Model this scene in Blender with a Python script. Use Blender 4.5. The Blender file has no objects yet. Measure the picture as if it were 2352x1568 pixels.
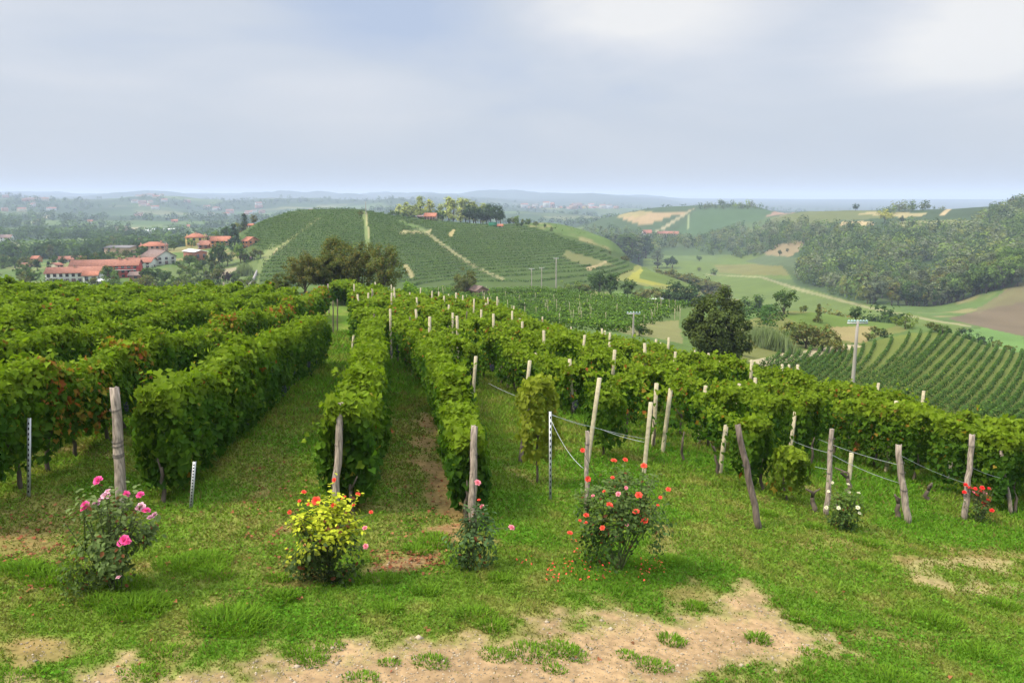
import bpy, math, numpy as np
from mathutils import Vector, Matrix
sc = bpy.context.scene
COL = sc.collection
rng = np.random.default_rng(11)

# ---------------------------------------------------------------- camera
F, CX, CY = 1801.0, 1176.0, 784.0          # focal length and centre in 2352x1568 picture units
PITCH = math.radians(10.44)
CP, SP = math.cos(PITCH), math.sin(PITCH)
cam = bpy.data.cameras.new('camera'); camo = bpy.data.objects.new('camera', cam); COL.objects.link(camo)
camo.location = (0, 0, 0); camo.rotation_euler = (math.pi/2 - PITCH, 0, 0)
cam.sensor_fit = 'HORIZONTAL'; cam.sensor_width = 23.52; cam.lens = F/2352*23.52
cam.clip_start = 0.1; cam.clip_end = 80000
sc.camera = camo

# ---------------------------------------------------------------- light, sky, exposure
SUN_AZ, SUN_EL = math.radians(-112), math.radians(52)
sun = bpy.data.lights.new('sun', 'SUN'); suno = bpy.data.objects.new('sun', sun); COL.objects.link(suno)
sun.energy = 4.2; sun.angle = math.radians(12); sun.color = (1.0, 0.90, 0.74)
_d = Vector((math.sin(SUN_AZ)*math.cos(SUN_EL), math.cos(SUN_AZ)*math.cos(SUN_EL), math.sin(SUN_EL)))
suno.rotation_euler = _d.to_track_quat('Z', 'Y').to_euler()
sc.view_settings.view_transform = 'Standard'; sc.view_settings.look = 'None'
sc.view_settings.exposure = 0.32; sc.view_settings.gamma = 1.0
try:
    sc.cycles.use_denoising = True
    sc.cycles.max_bounces = 6; sc.cycles.transparent_max_bounces = 8
    sc.cycles.volume_bounces = 0
except Exception: pass

def nnode(nt, t, **kw):
    n = nt.nodes.new(t)
    for k, v in kw.items():
        if k.startswith('i_'): n.inputs[k[2:].replace('_', ' ')].default_value = v
        else: setattr(n, k, v)
    return n

def build_world():
    w = bpy.data.worlds.new('World'); sc.world = w; w.use_nodes = True
    nt = w.node_tree; nt.nodes.clear(); L = nt.links.new
    out = nnode(nt, 'ShaderNodeOutputWorld'); bg = nnode(nt, 'ShaderNodeBackground'); bg.inputs['Strength'].default_value = 0.086
    L(bg.outputs[0], out.inputs[0])
    sky = nnode(nt, 'ShaderNodeTexSky', sky_type='NISHITA', sun_disc=False)
    sky.sun_elevation = SUN_EL; sky.sun_rotation = SUN_AZ; sky.air_density = 1.0; sky.dust_density = 3.0
    tc = nnode(nt, 'ShaderNodeTexCoord')
    sep = nnode(nt, 'ShaderNodeSeparateXYZ'); L(tc.outputs['Generated'], sep.inputs[0])
    mp = nnode(nt, 'ShaderNodeMapping'); mp.inputs['Scale'].default_value = (1, 1, 3.2); mp.inputs['Location'].default_value = (0.3, 0.1, 0.2)
    L(tc.outputs['Generated'], mp.inputs[0])
    n1 = nnode(nt, 'ShaderNodeTexNoise'); n1.inputs['Scale'].default_value = 2.6; n1.inputs['Detail'].default_value = 8; n1.inputs['Roughness'].default_value = .5
    n1.inputs['Distortion'].default_value = .3
    L(mp.outputs[0], n1.inputs['Vector'])
    # cloud brightness: noise + two thicker bright banks + one blue gap
    def bank(px, py, rad, amp, prev):
        fx, fu = (px-CX)/F, -(py-CY)/F
        v = Vector((fx, CP + fu*SP, -SP + fu*CP)).normalized()
        sub = nnode(nt, 'ShaderNodeVectorMath', operation='SUBTRACT'); L(tc.outputs['Generated'], sub.inputs[0]); sub.inputs[1].default_value = v
        sc_ = nnode(nt, 'ShaderNodeVectorMath', operation='MULTIPLY'); L(sub.outputs[0], sc_.inputs[0]); sc_.inputs[1].default_value = (1, 1, 2.2)
        ln = nnode(nt, 'ShaderNodeVectorMath', operation='LENGTH'); L(sc_.outputs[0], ln.inputs[0])
        nz = nnode(nt, 'ShaderNodeMath', operation='MULTIPLY_ADD'); L(n1.outputs['Fac'], nz.inputs[0]); nz.inputs[1].default_value = -.22; L(ln.outputs['Value'], nz.inputs[2])
        mr = nnode(nt, 'ShaderNodeMapRange', interpolation_type='SMOOTHSTEP'); L(nz.outputs[0], mr.inputs[0])
        mr.inputs['From Min'].default_value = rad-.11; mr.inputs['From Max'].default_value = -.11
        mr.inputs['To Min'].default_value = 0; mr.inputs['To Max'].default_value = amp
        ad = nnode(nt, 'ShaderNodeMath', operation='ADD'); L(prev, ad.inputs[0]); L(mr.outputs[0], ad.inputs[1])
        return ad.outputs[0]
    f = bank(1540, -10, .22, .42, n1.outputs['Fac'])
    f = bank(2290, 75, .19, .42, f)
    f = bank(1850, 120, .20, -.16, f)
    f = bank(880, 20, .20, -.22, f)
    f = bank(330, 10, .22, .10, f)
    f = bank(350, 85, .16, -.12, f)
    ramp = nnode(nt, 'ShaderNodeValToRGB'); L(f, ramp.inputs[0])
    e = ramp.color_ramp.elements
    e[0].position = .22; e[0].color = (.47, .56, .73, 1)
    e[1].position = .85; e[1].color = (.86, .86, .86, 1)
    m = e.new(.45); m.color = (.60, .655, .745, 1); m = e.new(.62); m.color = (.70, .73, .79, 1)
    # darker, greyer band low on the horizon, brighter overhead like an overcast dome
    hz = nnode(nt, 'ShaderNodeMapRange', interpolation_type='SMOOTHSTEP'); L(sep.outputs['Z'], hz.inputs[0])
    hz.inputs['From Min'].default_value = -.02; hz.inputs['From Max'].default_value = .17
    mixh = nnode(nt, 'ShaderNodeMix', data_type='RGBA'); L(hz.outputs[0], mixh.inputs[0])
    mixh.inputs[6].default_value = (.545, .592, .655, 1); L(ramp.outputs[0], mixh.inputs[7])
    up = nnode(nt, 'ShaderNodeMapRange', interpolation_type='SMOOTHSTEP'); L(sep.outputs['Z'], up.inputs[0])
    up.inputs['From Min'].default_value = .3; up.inputs['From Max'].default_value = .75
    up.inputs['To Min'].default_value = 10; up.inputs['To Max'].default_value = 36
    sca = nnode(nt, 'ShaderNodeVectorMath', operation='SCALE'); L(mixh.outputs[2], sca.inputs[0]); L(up.outputs[0], sca.inputs['Scale'])
    fin = nnode(nt, 'ShaderNodeMix', data_type='RGBA'); fin.inputs[0].default_value = .92
    L(sky.outputs[0], fin.inputs[6]); L(sca.outputs[0], fin.inputs[7]); L(fin.outputs[2], bg.inputs[0])
build_world()

# ---------------------------------------------------------------- small helpers
def tag(o, label=None, cat=None, group=None, kind=None):
    if label: o['label'] = label
    if cat: o['category'] = cat
    if group: o['group'] = group
    if kind: o['kind'] = kind
    return o
def thing(name, loc, label, cat, group=None, rz=0.0):
    o = bpy.data.objects.new(name, None); COL.objects.link(o)
    o.location = loc; o.rotation_euler = (0, 0, rz); o.empty_display_size = .2
    return tag(o, label, cat, group)
def mk(name, V, F_, mats, col=None, parent=None, mi=None, smooth=False):
    """one mesh object from numpy arrays; F_ is one (m,k) array or a list of them"""
    V = np.asarray(V, dtype=np.float32).reshape(-1, 3)
    Fs = F_ if isinstance(F_, list) else [F_]
    Fs = [np.asarray(f, dtype=np.int32) for f in Fs if len(f)]
    me = bpy.data.meshes.new(name)
    nl = sum(f.size for f in Fs); npoly = sum(len(f) for f in Fs)
    me.vertices.add(len(V)); me.vertices.foreach_set('co', V.ravel())
    me.loops.add(nl); me.loops.foreach_set('vertex_index', np.concatenate([f.ravel() for f in Fs]))
    tot = np.concatenate([np.full(len(f), f.shape[1], np.int32) for f in Fs])
    st = np.concatenate([[0], np.cumsum(tot)[:-1]]).astype(np.int32)
    me.polygons.add(npoly); me.polygons.foreach_set('loop_start', st)
    try: me.polygons.foreach_set('loop_total', tot)
    except Exception: pass
    if smooth: me.polygons.foreach_set('use_smooth', np.ones(npoly, bool))
    for m in (mats if isinstance(mats, (list, tuple)) else [mats]): me.materials.append(m)
    if mi is not None: me.polygons.foreach_set('material_index', np.asarray(mi, np.int32))
    me.update(calc_edges=True)
    if col is not None:
        col = np.asarray(col, np.float32)
        if col.shape[1] == 3: col = np.concatenate([col, np.ones((len(col), 1), np.float32)], 1)
        a = me.attributes.new('col', 'FLOAT_COLOR', 'POINT'); a.data.foreach_set('color', np.ascontiguousarray(col).ravel())
    o = bpy.data.objects.new(name, me); COL.objects.link(o)
    if parent is not None: o.parent = parent
    return o

def hash2(ix, iy, seed):
    h = (ix.astype(np.int64)*374761393 + iy.astype(np.int64)*668265263 + seed*1274126177) & 0xffffffff
    h = ((h ^ (h >> 13))*1274126177) & 0xffffffff
    return ((h ^ (h >> 16)) & 0xffffff)/float(0xffffff)
def vnoise(x, y, seed=0):
    x = np.asarray(x, float); y = np.asarray(y, float)
    ix, iy = np.floor(x), np.floor(y); fx, fy = x-ix, y-iy
    fx = fx*fx*(3-2*fx); fy = fy*fy*(3-2*fy)
    a = hash2(ix, iy, seed); b = hash2(ix+1, iy, seed); c = hash2(ix, iy+1, seed); d = hash2(ix+1, iy+1, seed)
    return (a*(1-fx)+b*fx)*(1-fy) + (c*(1-fx)+d*fx)*fy
def fbm(x, y, seed=0, o=4):
    s = 0; a = .5
    for k in range(o):
        s = s + a*vnoise(x*2**k, y*2**k, seed+k*17); a *= .5
    return s/(1-.5**o)
def sstep(a, b, x):
    t = np.clip((x-a)/(b-a), 0, 1); return t*t*(3-2*t)
def lerp(a, b, t): return a + (b-a)*t

# ---------------------------------------------------------------- terrain heights
def near_z(x, y):
    d = np.hypot(x, y)
    return -(4.4 + .09*y + .07*x + .06*np.maximum(x, 0)) - .75*sstep(22, 62, d)*sstep(-.17, -.5, x/np.maximum(d, 1))
def t_from_py(az, py):
    k = (CY-py)/F; ca = math.cos(az)
    return ca*(k*CP - SP)/(CP + k*SP)
def az_of(c): return math.atan((c-CX)/1831.0)
FAR_L = [(800, -46), (1150, 'y539'), (1450,'y524'), (1800, 'y505'), (2600, 'y479'), (3500, 'y459'), (4500, 'y466'), (7000, 'y446'), (10000, 'y453'), (30000, -60)]
COLS = {
 -700: (60, [(80,-10.3),(120,-18),(250,-32),(400,-40),(900,-45),(1800,'y500'),(2600,'y475'),(3500,'y456'),(5000,'y462'),(7000,'y445'),(10000,'y450'),(30000,-60)]),
 0: (62, [(80,-10.8),(120,-17),(200,-27),(350,-32),(600,-42),(900,'y562'),(1150,'y540'),(1800,'y502'),(2600,'y476'),(3500,'y455'),(4500,'y462'),(7000,'y445'),(10000,'y452'),(30000,-60)]),
 300: (64, [(85,-11),(130,-18),(200,-26),(300,'y655'),(350,'y625'),(400,'y600'),(470,'y580'),(600,-38),(900,'y556'),(1150,'y538'),(1450,'y523'),(1800,'y505'),(2600,'y478'),(3500,'y457'),(4500,'y464'),(7000,'y444'),(10000,'y452'),(30000,-60)]),
 500: (66, [(90,-10.8),(130,-18),(220,-28),(300,'y650'),(350,'y610'),(400,'y580'),(440,'y560'),(500,'y552'),(600,-34)]+FAR_L),
 600: (70, [(95,-10.5),(140,-19),(220,-29),(290,'y660'),(320,'y625'),(360,'y580'),(400,'y540'),(430,'y512'),(450,'y506'),(480,'y512'),(560,-25)]+FAR_L),
 700: (72, [(98,-10.5),(140,-19),(220,-29),(295,'y662'),(330,'y615'),(370,'y555'),(400,'y512'),(425,'y485'),(440,'y481'),(470,'y490'),(560,-20)]+FAR_L),
 800: (75, [(100,-10.8),(140,-19),(220,-29),(295,'y662'),(335,'y600'),(370,'y545'),(400,'y505'),(428,'y483'),(443,'y479'),(475,'y488'),(560,-20)]+FAR_L),
 900: (75, [(100,-11.2),(140,-19),(200,-27),(290,'y663'),(335,'y605'),(370,'y555'),(405,'y514'),(435,'y497'),(450,'y494'),(490,'y500'),(560,-18)]+FAR_L),
 1000: (45, [(60,'y737'),(80,'y722'),(100,'y712'),(130,'y700'),(160,'y685'),(190,'y668'),(210,'y664'),(250,-29),(300,'y658'),(340,'y610'),(375,'y565'),(410,'y530'),(440,'y511'),(460,'y506'),(520,'y509'),(600,-22),(800,-46),(1500,-52),(2600,'y484'),(3500,'y466'),(7000,'y444'),(10000,'y453'),(30000,-62)]),
 1100: (45, [(60,'y740'),(80,'y726'),(100,'y716'),(130,'y704'),(160,'y688'),(190,'y672'),(205,'y667'),(250,-31),(310,'y655'),(345,'y618'),(380,'y575'),(415,'y540'),(445,'y520'),(465,'y514'),(520,'y517'),(600,-22),(800,-46),(1500,-54),(2600,'y486'),(3500,'y468'),(7000,'y446'),(10000,'y453'),(30000,-63)]),
 1250: (36, [(45,'y815'),(55,'y800'),(75,-14.5),(95,'y755'),(120,'y735'),(150,'y708'),(180,'y680'),(200,'y668'),(240,-29),(310,'y652'),(345,'y628'),(380,'y595'),(415,'y565'),(440,'y540'),(455,'y533'),(500,-16),(560,-22),(800,-50),(1500,-58),(2600,'y488'),(3000,'y486'),(7000,'y448'),(10000,'y453'),(30000,-64)]),
 1400: (34, [(48,'y845'),(60,-13.5),(80,-17),(90,'y775'),(110,'y755'),(140,'y722'),(175,'y690'),(195,'y682'),(240,-30),(300,-38),(330,'y650'),(370,'y620'),(400,'y600'),(420,'y588'),(435,'y585'),(480,-25),(600,-48),(700,-60),(950,'y566'),(1100,'y535'),(1250,'y508'),(1350,'y499'),(1500,'y507'),(2000,-60),(3000,'y489'),(7000,'y450'),(10000,'y455'),(30000,-65)]),
 1500: (34, [(48,'y868'),(60,-14.5),(80,-18.5),(90,'y785'),(110,'y762'),(140,'y730'),(170,'y700'),(190,'y690'),(230,-32),(290,-37),(330,'y668'),(370,'y640'),(400,'y622'),(420,'y620'),(470,-50),(550,-61),(850,-63),(1000,'y560'),(1150,'y512'),(1250,'y484'),(1330,'y479'),(1500,'y488'),(2000,-62),(3000,-64),(7000,'y451'),(10000,'y456'),(30000,-70)]),
 1600: (33, [(46,'y890'),(57,-14.5),(75,-17.2),(85,'y805'),(105,'y775'),(135,'y745'),(160,'y715'),(180,'y705'),(225,-35),(300,-44),(340,'y690'),(370,'y668'),(395,'y655'),(415,-52),(470,-61),(850,-63),(1000,'y556'),(1150,'y510'),(1250,'y480'),(1330,'y472'),(1500,'y480'),(2000,-63),(3000,-65),(10000,'y456'),(30000,-72)]),
 1700: (32, [(45,'y912'),(55,-14.5),(70,-16.8),(80,'y825'),(100,'y790'),(130,'y755'),(160,'y725'),(175,'y720'),(220,-38),(300,-52),(420,-61),(600,-62),(850,-63),(1000,'y555'),(1150,'y510'),(1250,'y480'),(1320,'y470'),(1400,'y472'),(1600,-40),(2000,-64),(3000,-66),(10000,'y456'),(30000,-75)]),
 1850: (30, [(42,'y952'),(52,-14.5),(70,-17.5),(90,'y840'),(110,'y810'),(130,'y780'),(150,'y740'),(165,'y718'),(180,'y714'),(220,-38),(300,-52),(400,-61),(520,-61.5),(570,'y650'),(620,'y625'),(700,'y590'),(800,'y555'),(900,'y520'),(1000,'y490'),(1080,'y484'),(1200,'y490'),(1500,-50),(2000,-65),(3000,-67),(10000,'y457'),(30000,-80)]),
 2000: (28, [(38,'y995'),(50,-14.5),(65,-18),(85,'y890'),(100,'y850'),(130,'y795'),(150,'y765'),(170,'y740'),(185,'y735'),(230,-42),(300,-54),(420,'y703'),(480,'y680'),(600,'y615'),(720,'y560'),(850,'y515'),(950,'y489'),(1000,'y483'),(1150,'y490'),(1500,-50),(2000,-66),(3000,-68),(10000,'y457'),(30000,-85)]),
 2150: (26, [(34,'y1040'),(46,-14),(60,-17),(72,'y935'),(90,'y880'),(115,'y820'),(140,'y775'),(160,'y752'),(175,'y750'),(220,-40),(300,'y745'),(390,'y722'),(430,'y705'),(500,'y660'),(600,'y615'),(720,'y560'),(850,'y515'),(930,'y488'),(980,'y482'),(1150,'y490'),(1500,-50),(2000,-66),(10000,'y457'),(30000,-85)]),
 2352: (24, [(30,'y1105'),(40,-13.5),(50,-15.5),(62,'y990'),(80,'y930'),(105,'y870'),(130,'y830'),(150,'y810'),(170,'y806'),(210,-38),(300,'y770'),(350,'y745'),(400,'y700'),(440,'y650'),(500,'y620'),(600,'y590'),(720,'y550'),(850,'y505'),(930,'y480'),(980,'y472'),(1150,'y480'),(1500,-50),(2000,-66),(10000,'y458'),(30000,-85)]),
 2900: (24, [(40,-14),(60,-17),(100,-22),(150,-26),(210,-36),(300,'y760'),(400,'y680'),(500,'y600'),(700,'y540'),(850,'y495'),(950,'y470'),(1150,'y480'),(1500,-50),(2000,-66),(10000,'y458'),(30000,-85)]),
}
def pchip_eval(x, y, xi):
    """monotone cubic along axis 0 of y (n,m) at xi"""
    x = np.asarray(x, float); y = np.asarray(y, float)
    one = y.ndim == 1
    if one: y = y[:, None]
    h = np.diff(x)[:, None]; dl = np.diff(y, axis=0)/h
    d = np.zeros_like(y)
    w1 = 2*h[1:]+h[:-1]; w2 = h[1:]+2*h[:-1]
    with np.errstate(divide='ignore', invalid='ignore'):
        hm = (w1+w2)/(w1/dl[:-1] + w2/dl[1:])
    d[1:-1] = np.where(dl[:-1]*dl[1:] > 0, hm, 0); d[0] = dl[0]; d[-1] = dl[-1]
    i = np.clip(np.searchsorted(x, xi, side='right')-1, 0, len(x)-2)
    t = ((xi-x[i])/(x[i+1]-x[i]))[:, None]; hh = h[i]
    r = (2*t**3-3*t**2+1)*y[i] + (t**3-2*t**2+t)*hh*d[i] + (-2*t**3+3*t**2)*y[i+1] + (t**3-t**2)*hh*d[i+1]
    return r[:, 0] if one else r

D0, D1, ND = 2.0, 30000.0, 760
AZ0, AZ1, NA = math.radians(-64), math.radians(64), 1190
LD = np.concatenate([np.linspace(math.log(D0), math.log(900), 560, endpoint=False), np.linspace(math.log(900), math.log(D1), ND-560)])
DG = np.exp(LD); AZ = np.linspace(AZ0, AZ1, NA)
def build_heights():
    ks = sorted(COLS); caz = np.array([az_of(c) for c in ks]); T = []
    for c in ks:
        az = az_of(c); dn, far = COLS[c]
        ds, ts = [], []
        for d in [2, 3, 4.5, 6.5, 9, 12, 15, 18, 21, 25, 30, 35, 41, 48, 55, 62, 68, 75]:
            if d <= dn: ds.append(d); ts.append(float(near_z(d*math.sin(az), d*math.cos(az)))/d)
        if ds[-1] < dn - .5: ds.append(dn); ts.append(float(near_z(dn*math.sin(az), dn*math.cos(az)))/dn)
        for d, v in far:
            ds.append(d); ts.append(t_from_py(az, float(v[1:])) if isinstance(v, str) else v/d)
        T.append(pchip_eval(np.log(ds), np.array(ts), LD))
    T = np.array(T)                                   # columns x distances
    G = pchip_eval(caz, T, AZ)                        # azimuth grid x distances
    k = np.exp(-.5*(np.arange(-8, 9)/3.0)**2); k /= k.sum()
    Gp = np.pad(G, ((8, 8), (0, 0)), 'edge')
    G = sum(k[i]*Gp[i:i+NA] for i in range(17))
    Z = G*DG[None, :]
    X = np.sin(AZ)[:, None]*DG[None, :]; Y = np.cos(AZ)[:, None]*DG[None, :]
    D = np.broadcast_to(DG[None, :], Z.shape)
    n = fbm(X*.9, Y*.9, 3, 3)-.5
    Z = Z + n*.10*sstep(40, 25, D)*1.0
    Z = Z + (fbm(X/14, Y/14, 5, 3)-.5)*.5*sstep(20, 60, D)*sstep(400, 200, D)
    Z = Z + (fbm(X/60, Y/60, 8, 3)-.5)*4*sstep(600, 900, D)*sstep(3000, 1500, D)
    Z = Z + (fbm(X/420, Y/420, 9, 4)-.5)*60*sstep(1500, 2600, D)*sstep(5500, 3500, D)
    Z = Z + (fbm(X/600, Y/900, 12, 5)-.5)*135*sstep(4500, 6500, D)*sstep(16000, 8000, D)*sstep(math.radians(18), math.radians(2), np.broadcast_to(AZ[:, None], Z.shape))
    return X, Y, Z
TX, TY, TZ = build_heights()
def ground(x, y):
    x = np.asarray(x, float); y = np.asarray(y, float)
    a = np.arctan2(x, y); l = np.log(np.maximum(np.hypot(x, y), D0))
    fa = np.clip((a-AZ0)/(AZ1-AZ0)*(NA-1), 0, NA-1.001); ia = fa.astype(int); fa = fa-ia
    il = np.clip(np.searchsorted(LD, l, side='right')-1, 0, ND-2); fl = np.clip((l-LD[il])/(LD[il+1]-LD[il]), 0, 1)
    return (TZ[ia, il]*(1-fa)+TZ[ia+1, il]*fa)*(1-fl) + (TZ[ia, il+1]*(1-fa)+TZ[ia+1, il+1]*fa)*fl
def ray(px, py):
    u = -(py-CY)/F
    return np.array([(px-CX)/F, CP + u*SP, -SP + u*CP])
def P(px, py, dmin=4.0, dmax=29000, fallback=None):
    """first place beyond dmin where the sight line to a picture point meets the ground"""
    r = ray(px, py); h = math.hypot(r[0], r[1]); az = math.atan2(r[0], r[1]); tr = r[2]/h
    fa = np.clip((az-AZ0)/(AZ1-AZ0)*(NA-1), 0, NA-1.001); ia = int(fa); fa -= ia
    tz = (TZ[ia]*(1-fa)+TZ[ia+1]*fa)/DG - tr
    m = (DG >= dmin) & (DG <= dmax); idx = np.where(m & (tz >= 0))[0]
    if len(idx) == 0:
        d = fallback if fallback else dmax
    else:
        i = idx[0]; d = DG[i]
        if i > 0 and tz[i-1] < 0 and DG[i-1] >= dmin*.98:
            q = -tz[i-1]/(tz[i]-tz[i-1]); d = DG[i-1]+(DG[i]-DG[i-1])*q
    x, y = math.sin(az)*d, math.cos(az)*d
    return np.array([x, y, float(ground(x, y))])
def at(px, py, d):
    """ground point at distance d in the direction of a picture column"""
    r = ray(px, py); h = math.hypot(r[0], r[1]); x, y = r[0]/h*d, r[1]/h*d
    return np.array([x, y, float(ground(x, y))])
def lift(px, py, p):
    """point seen at (px,py) as far from the lens as p"""
    r = ray(px, py); dep = p[1]*CP - p[2]*SP
    return r*dep
def proj(X, Y, Z):
    f = Y*CP - Z*SP; u = Y*SP + Z*CP
    f = np.where(f > .05, f, np.nan)
    return CX + F*X/f, CY - F*u/f

# ---------------------------------------------------------------- materials
def mat_attr(name, rough=.7, spec=.2, transl=0.0, noise=0.0, nscale=8.0, objvar=0.0, tcol=(1.15, 1.25, .5)):
    m = bpy.data.materials.new(name); m.use_nodes = True; nt = m.node_tree; L = nt.links.new
    b = nt.nodes['Principled BSDF']; out = nt.nodes['Material Output']
    a = nnode(nt, 'ShaderNodeAttribute', attribute_name='col'); c = a.outputs['Color']
    if objvar:
        oi = nnode(nt, 'ShaderNodeObjectInfo'); hs = nnode(nt, 'ShaderNodeHueSaturation')
        mr = nnode(nt, 'ShaderNodeMapRange'); L(oi.outputs['Random'], mr.inputs[0]); mr.inputs['To Min'].default_value = 1-objvar; mr.inputs['To Max'].default_value = 1+objvar
        mh = nnode(nt, 'ShaderNodeMapRange'); L(oi.outputs['Random'], mh.inputs[0]); mh.inputs['To Min'].default_value = .512; mh.inputs['To Max'].default_value = .485
        L(mr.outputs[0], hs.inputs['Value']); L(mh.outputs[0], hs.inputs['Hue']); L(c, hs.inputs['Color']); c = hs.outputs[0]
    if noise:
        tc = nnode(nt, 'ShaderNodeTexCoord'); n = nnode(nt, 'ShaderNodeTexNoise'); n.inputs['Scale'].default_value = nscale; n.inputs['Detail'].default_value = 6
        L(tc.outputs['Object'], n.inputs['Vector'])
        mr = nnode(nt, 'ShaderNodeMapRange'); L(n.outputs['Fac'], mr.inputs[0]); mr.inputs['From Min'].default_value = .3; mr.inputs['From Max'].default_value = .7
        mr.inputs['To Min'].default_value = 1-noise; mr.inputs['To Max'].default_value = 1+noise
        v = nnode(nt, 'ShaderNodeVectorMath', operation='SCALE'); L(c, v.inputs[0]); L(mr.outputs[0], v.inputs['Scale']); c = v.outputs[0]
    L(c, b.inputs['Base Color']); b.inputs['Roughness'].default_value = rough; b.inputs['Specular IOR Level'].default_value = spec
    if transl:
        t = nnode(nt, 'ShaderNodeBsdfTranslucent'); v = nnode(nt, 'ShaderNodeVectorMath', operation='MULTIPLY'); L(c, v.inputs[0]); v.inputs[1].default_value = tcol
        L(v.outputs[0], t.inputs['Color']); mx = nnode(nt, 'ShaderNodeMixShader'); mx.inputs[0].default_value = transl
        L(b.outputs[0], mx.inputs[1]); L(t.outputs[0], mx.inputs[2]); L(mx.outputs[0], out.inputs['Surface'])
    return m
def mat_plain(name, col, rough=.7, spec=.25, noise=.18, nscale=6.0, metal=0.0, stretch=(1, 1, 1), bump=0.0):
    m = bpy.data.materials.new(name); m.use_nodes = True; nt = m.node_tree; L = nt.links.new; b = nt.nodes['Principled BSDF']
    tc = nnode(nt, 'ShaderNodeTexCoord'); mp = nnode(nt, 'ShaderNodeMapping'); mp.inputs['Scale'].default_value = stretch; L(tc.outputs['Object'], mp.inputs[0])
    n = nnode(nt, 'ShaderNodeTexNoise'); n.inputs['Scale'].default_value = nscale; n.inputs['Detail'].default_value = 6; L(mp.outputs[0], n.inputs['Vector'])
    r = nnode(nt, 'ShaderNodeValToRGB'); L(n.outputs['Fac'], r.inputs[0]); e = r.color_ramp.elements
    e[0].position = .3; e[1].position = .7; e[0].color = (*[c*(1-noise) for c in col], 1); e[1].color = (*[min(1, c*(1+noise)) for c in col], 1)
    L(r.outputs[0], b.inputs['Base Color']); b.inputs['Roughness'].default_value = rough; b.inputs['Specular IOR Level'].default_value = spec; b.inputs['Metallic'].default_value = metal
    if bump:
        bp = nnode(nt, 'ShaderNodeBump'); bp.inputs['Strength'].default_value = bump; bp.inputs['Distance'].default_value = .02; L(n.outputs['Fac'], bp.inputs['Height']); L(bp.outputs[0], b.inputs['Normal'])
    return m
def mat_tiles(name, col):
    m = bpy.data.materials.new(name); m.use_nodes = True; nt = m.node_tree; L = nt.links.new; b = nt.nodes['Principled BSDF']
    tc = nnode(nt, 'ShaderNodeTexCoord'); br = nnode(nt, 'ShaderNodeTexNoise'); br.inputs['Scale'].default_value = 1.6; br.inputs['Detail'].default_value = 8; br.inputs['Roughness'].default_value = .75
    L(tc.outputs['Object'], br.inputs['Vector'])
    r = nnode(nt, 'ShaderNodeValToRGB'); L(br.outputs['Fac'], r.inputs[0]); e = r.color_ramp.elements
    e[0].position = .32; e[1].position = .68; e[0].color = (col[0]*.55, col[1]*.55, col[2]*.6, 1); e[1].color = (min(1, col[0]*1.35), col[1]*1.45, col[2]*1.6, 1)
    wv = nnode(nt, 'ShaderNodeTexWave', wave_type='BANDS', bands_direction='X'); wv.inputs['Scale'].default_value = 1.6; L(tc.outputs['Object'], wv.inputs['Vector'])
    bp = nnode(nt, 'ShaderNodeBump'); bp.inputs['Strength'].default_value = .5; bp.inputs['Distance'].default_value = .08; L(wv.outputs['Fac'], bp.inputs['Height'])
    L(bp.outputs[0], b.inputs['Normal']); L(r.outputs[0], b.inputs['Base Color']); b.inputs['Roughness'].default_value = .85; b.inputs['Specular IOR Level'].default_value = .15
    return m
M_GROUND = mat_attr('ground_soil_and_turf', .95, .05, noise=.28, nscale=9)
M_VINE = mat_attr('vine_leaves', .6, .04, transl=.42)
M_LEAF = mat_attr('rose_leaves', .5, .05, transl=.30)
M_TREE = mat_attr('tree_leaves', .8, .02, transl=.36, objvar=.16)
M_GRASS = mat_attr('grass_blades', .8, .02, transl=.38)
M_PETAL = mat_attr('petals', .55, .2, transl=.3, tcol=(1.1, 1, 1))
M_DRY = mat_attr('dry_matter', .9, .1)
M_GRAPE = mat_plain('grape_skin', (.018, .016, .05), .45, .4, .4, 20)
M_BARK = mat_plain('bark', (.10, .08, .06), .95, .1, .4, 5, stretch=(1, 1, .25), bump=.6)
M_WOOD = mat_plain('weathered_wood', (.25, .205, .16), .9, .15, .55, 14, stretch=(2.2, 2.2, .18), bump=.9)
M_WOOD2 = mat_plain('dark_weathered_wood', (.13, .10, .08), .9, .15, .5, 14, stretch=(2, 2, .2), bump=.9)
M_CONC = mat_plain('pale_concrete', (.37, .325, .21), .85, .2, .22, 12)
M_GALV = mat_plain('galvanised_steel', (.42, .43, .42), .5, .4, .15, 10, metal=.3)
M_HOLE = mat_plain('dark_slot', (.02, .02, .02), .9, .1, .1)
M_WIRE = mat_plain('steel_wire', (.48, .50, .50), .45, .5, .1, metal=.4)
M_RWIRE = mat_plain('dark_tie_wire', (.10, .09, .08), .6, .3, .2, metal=.3)
M_TILE = mat_tiles('terracotta_tiles', (.27, .115, .07)); M_TILEB = mat_tiles('brown_tiles', (.19, .125, .095)); M_TILEO = mat_tiles('orange_tiles', (.33, .125, .068))
M_GREYROOF = mat_plain('grey_roofing', (.14, .13, .13), .8, .2); M_WHITEROOF = mat_plain('white_sheeting', (.72, .72, .70), .6, .3, .1)
M_GLASS = mat_plain('dark_window', (.05, .05, .055), .25, .5, .3)
M_SHUT = mat_plain('brown_shutter', (.11, .07, .05), .7, .2)
_wallc = {}
def wallmat(c):
    if c not in _wallc: _wallc[c] = mat_plain('stucco', c, .9, .15, .09, .8)
    return _wallc[c]

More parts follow.
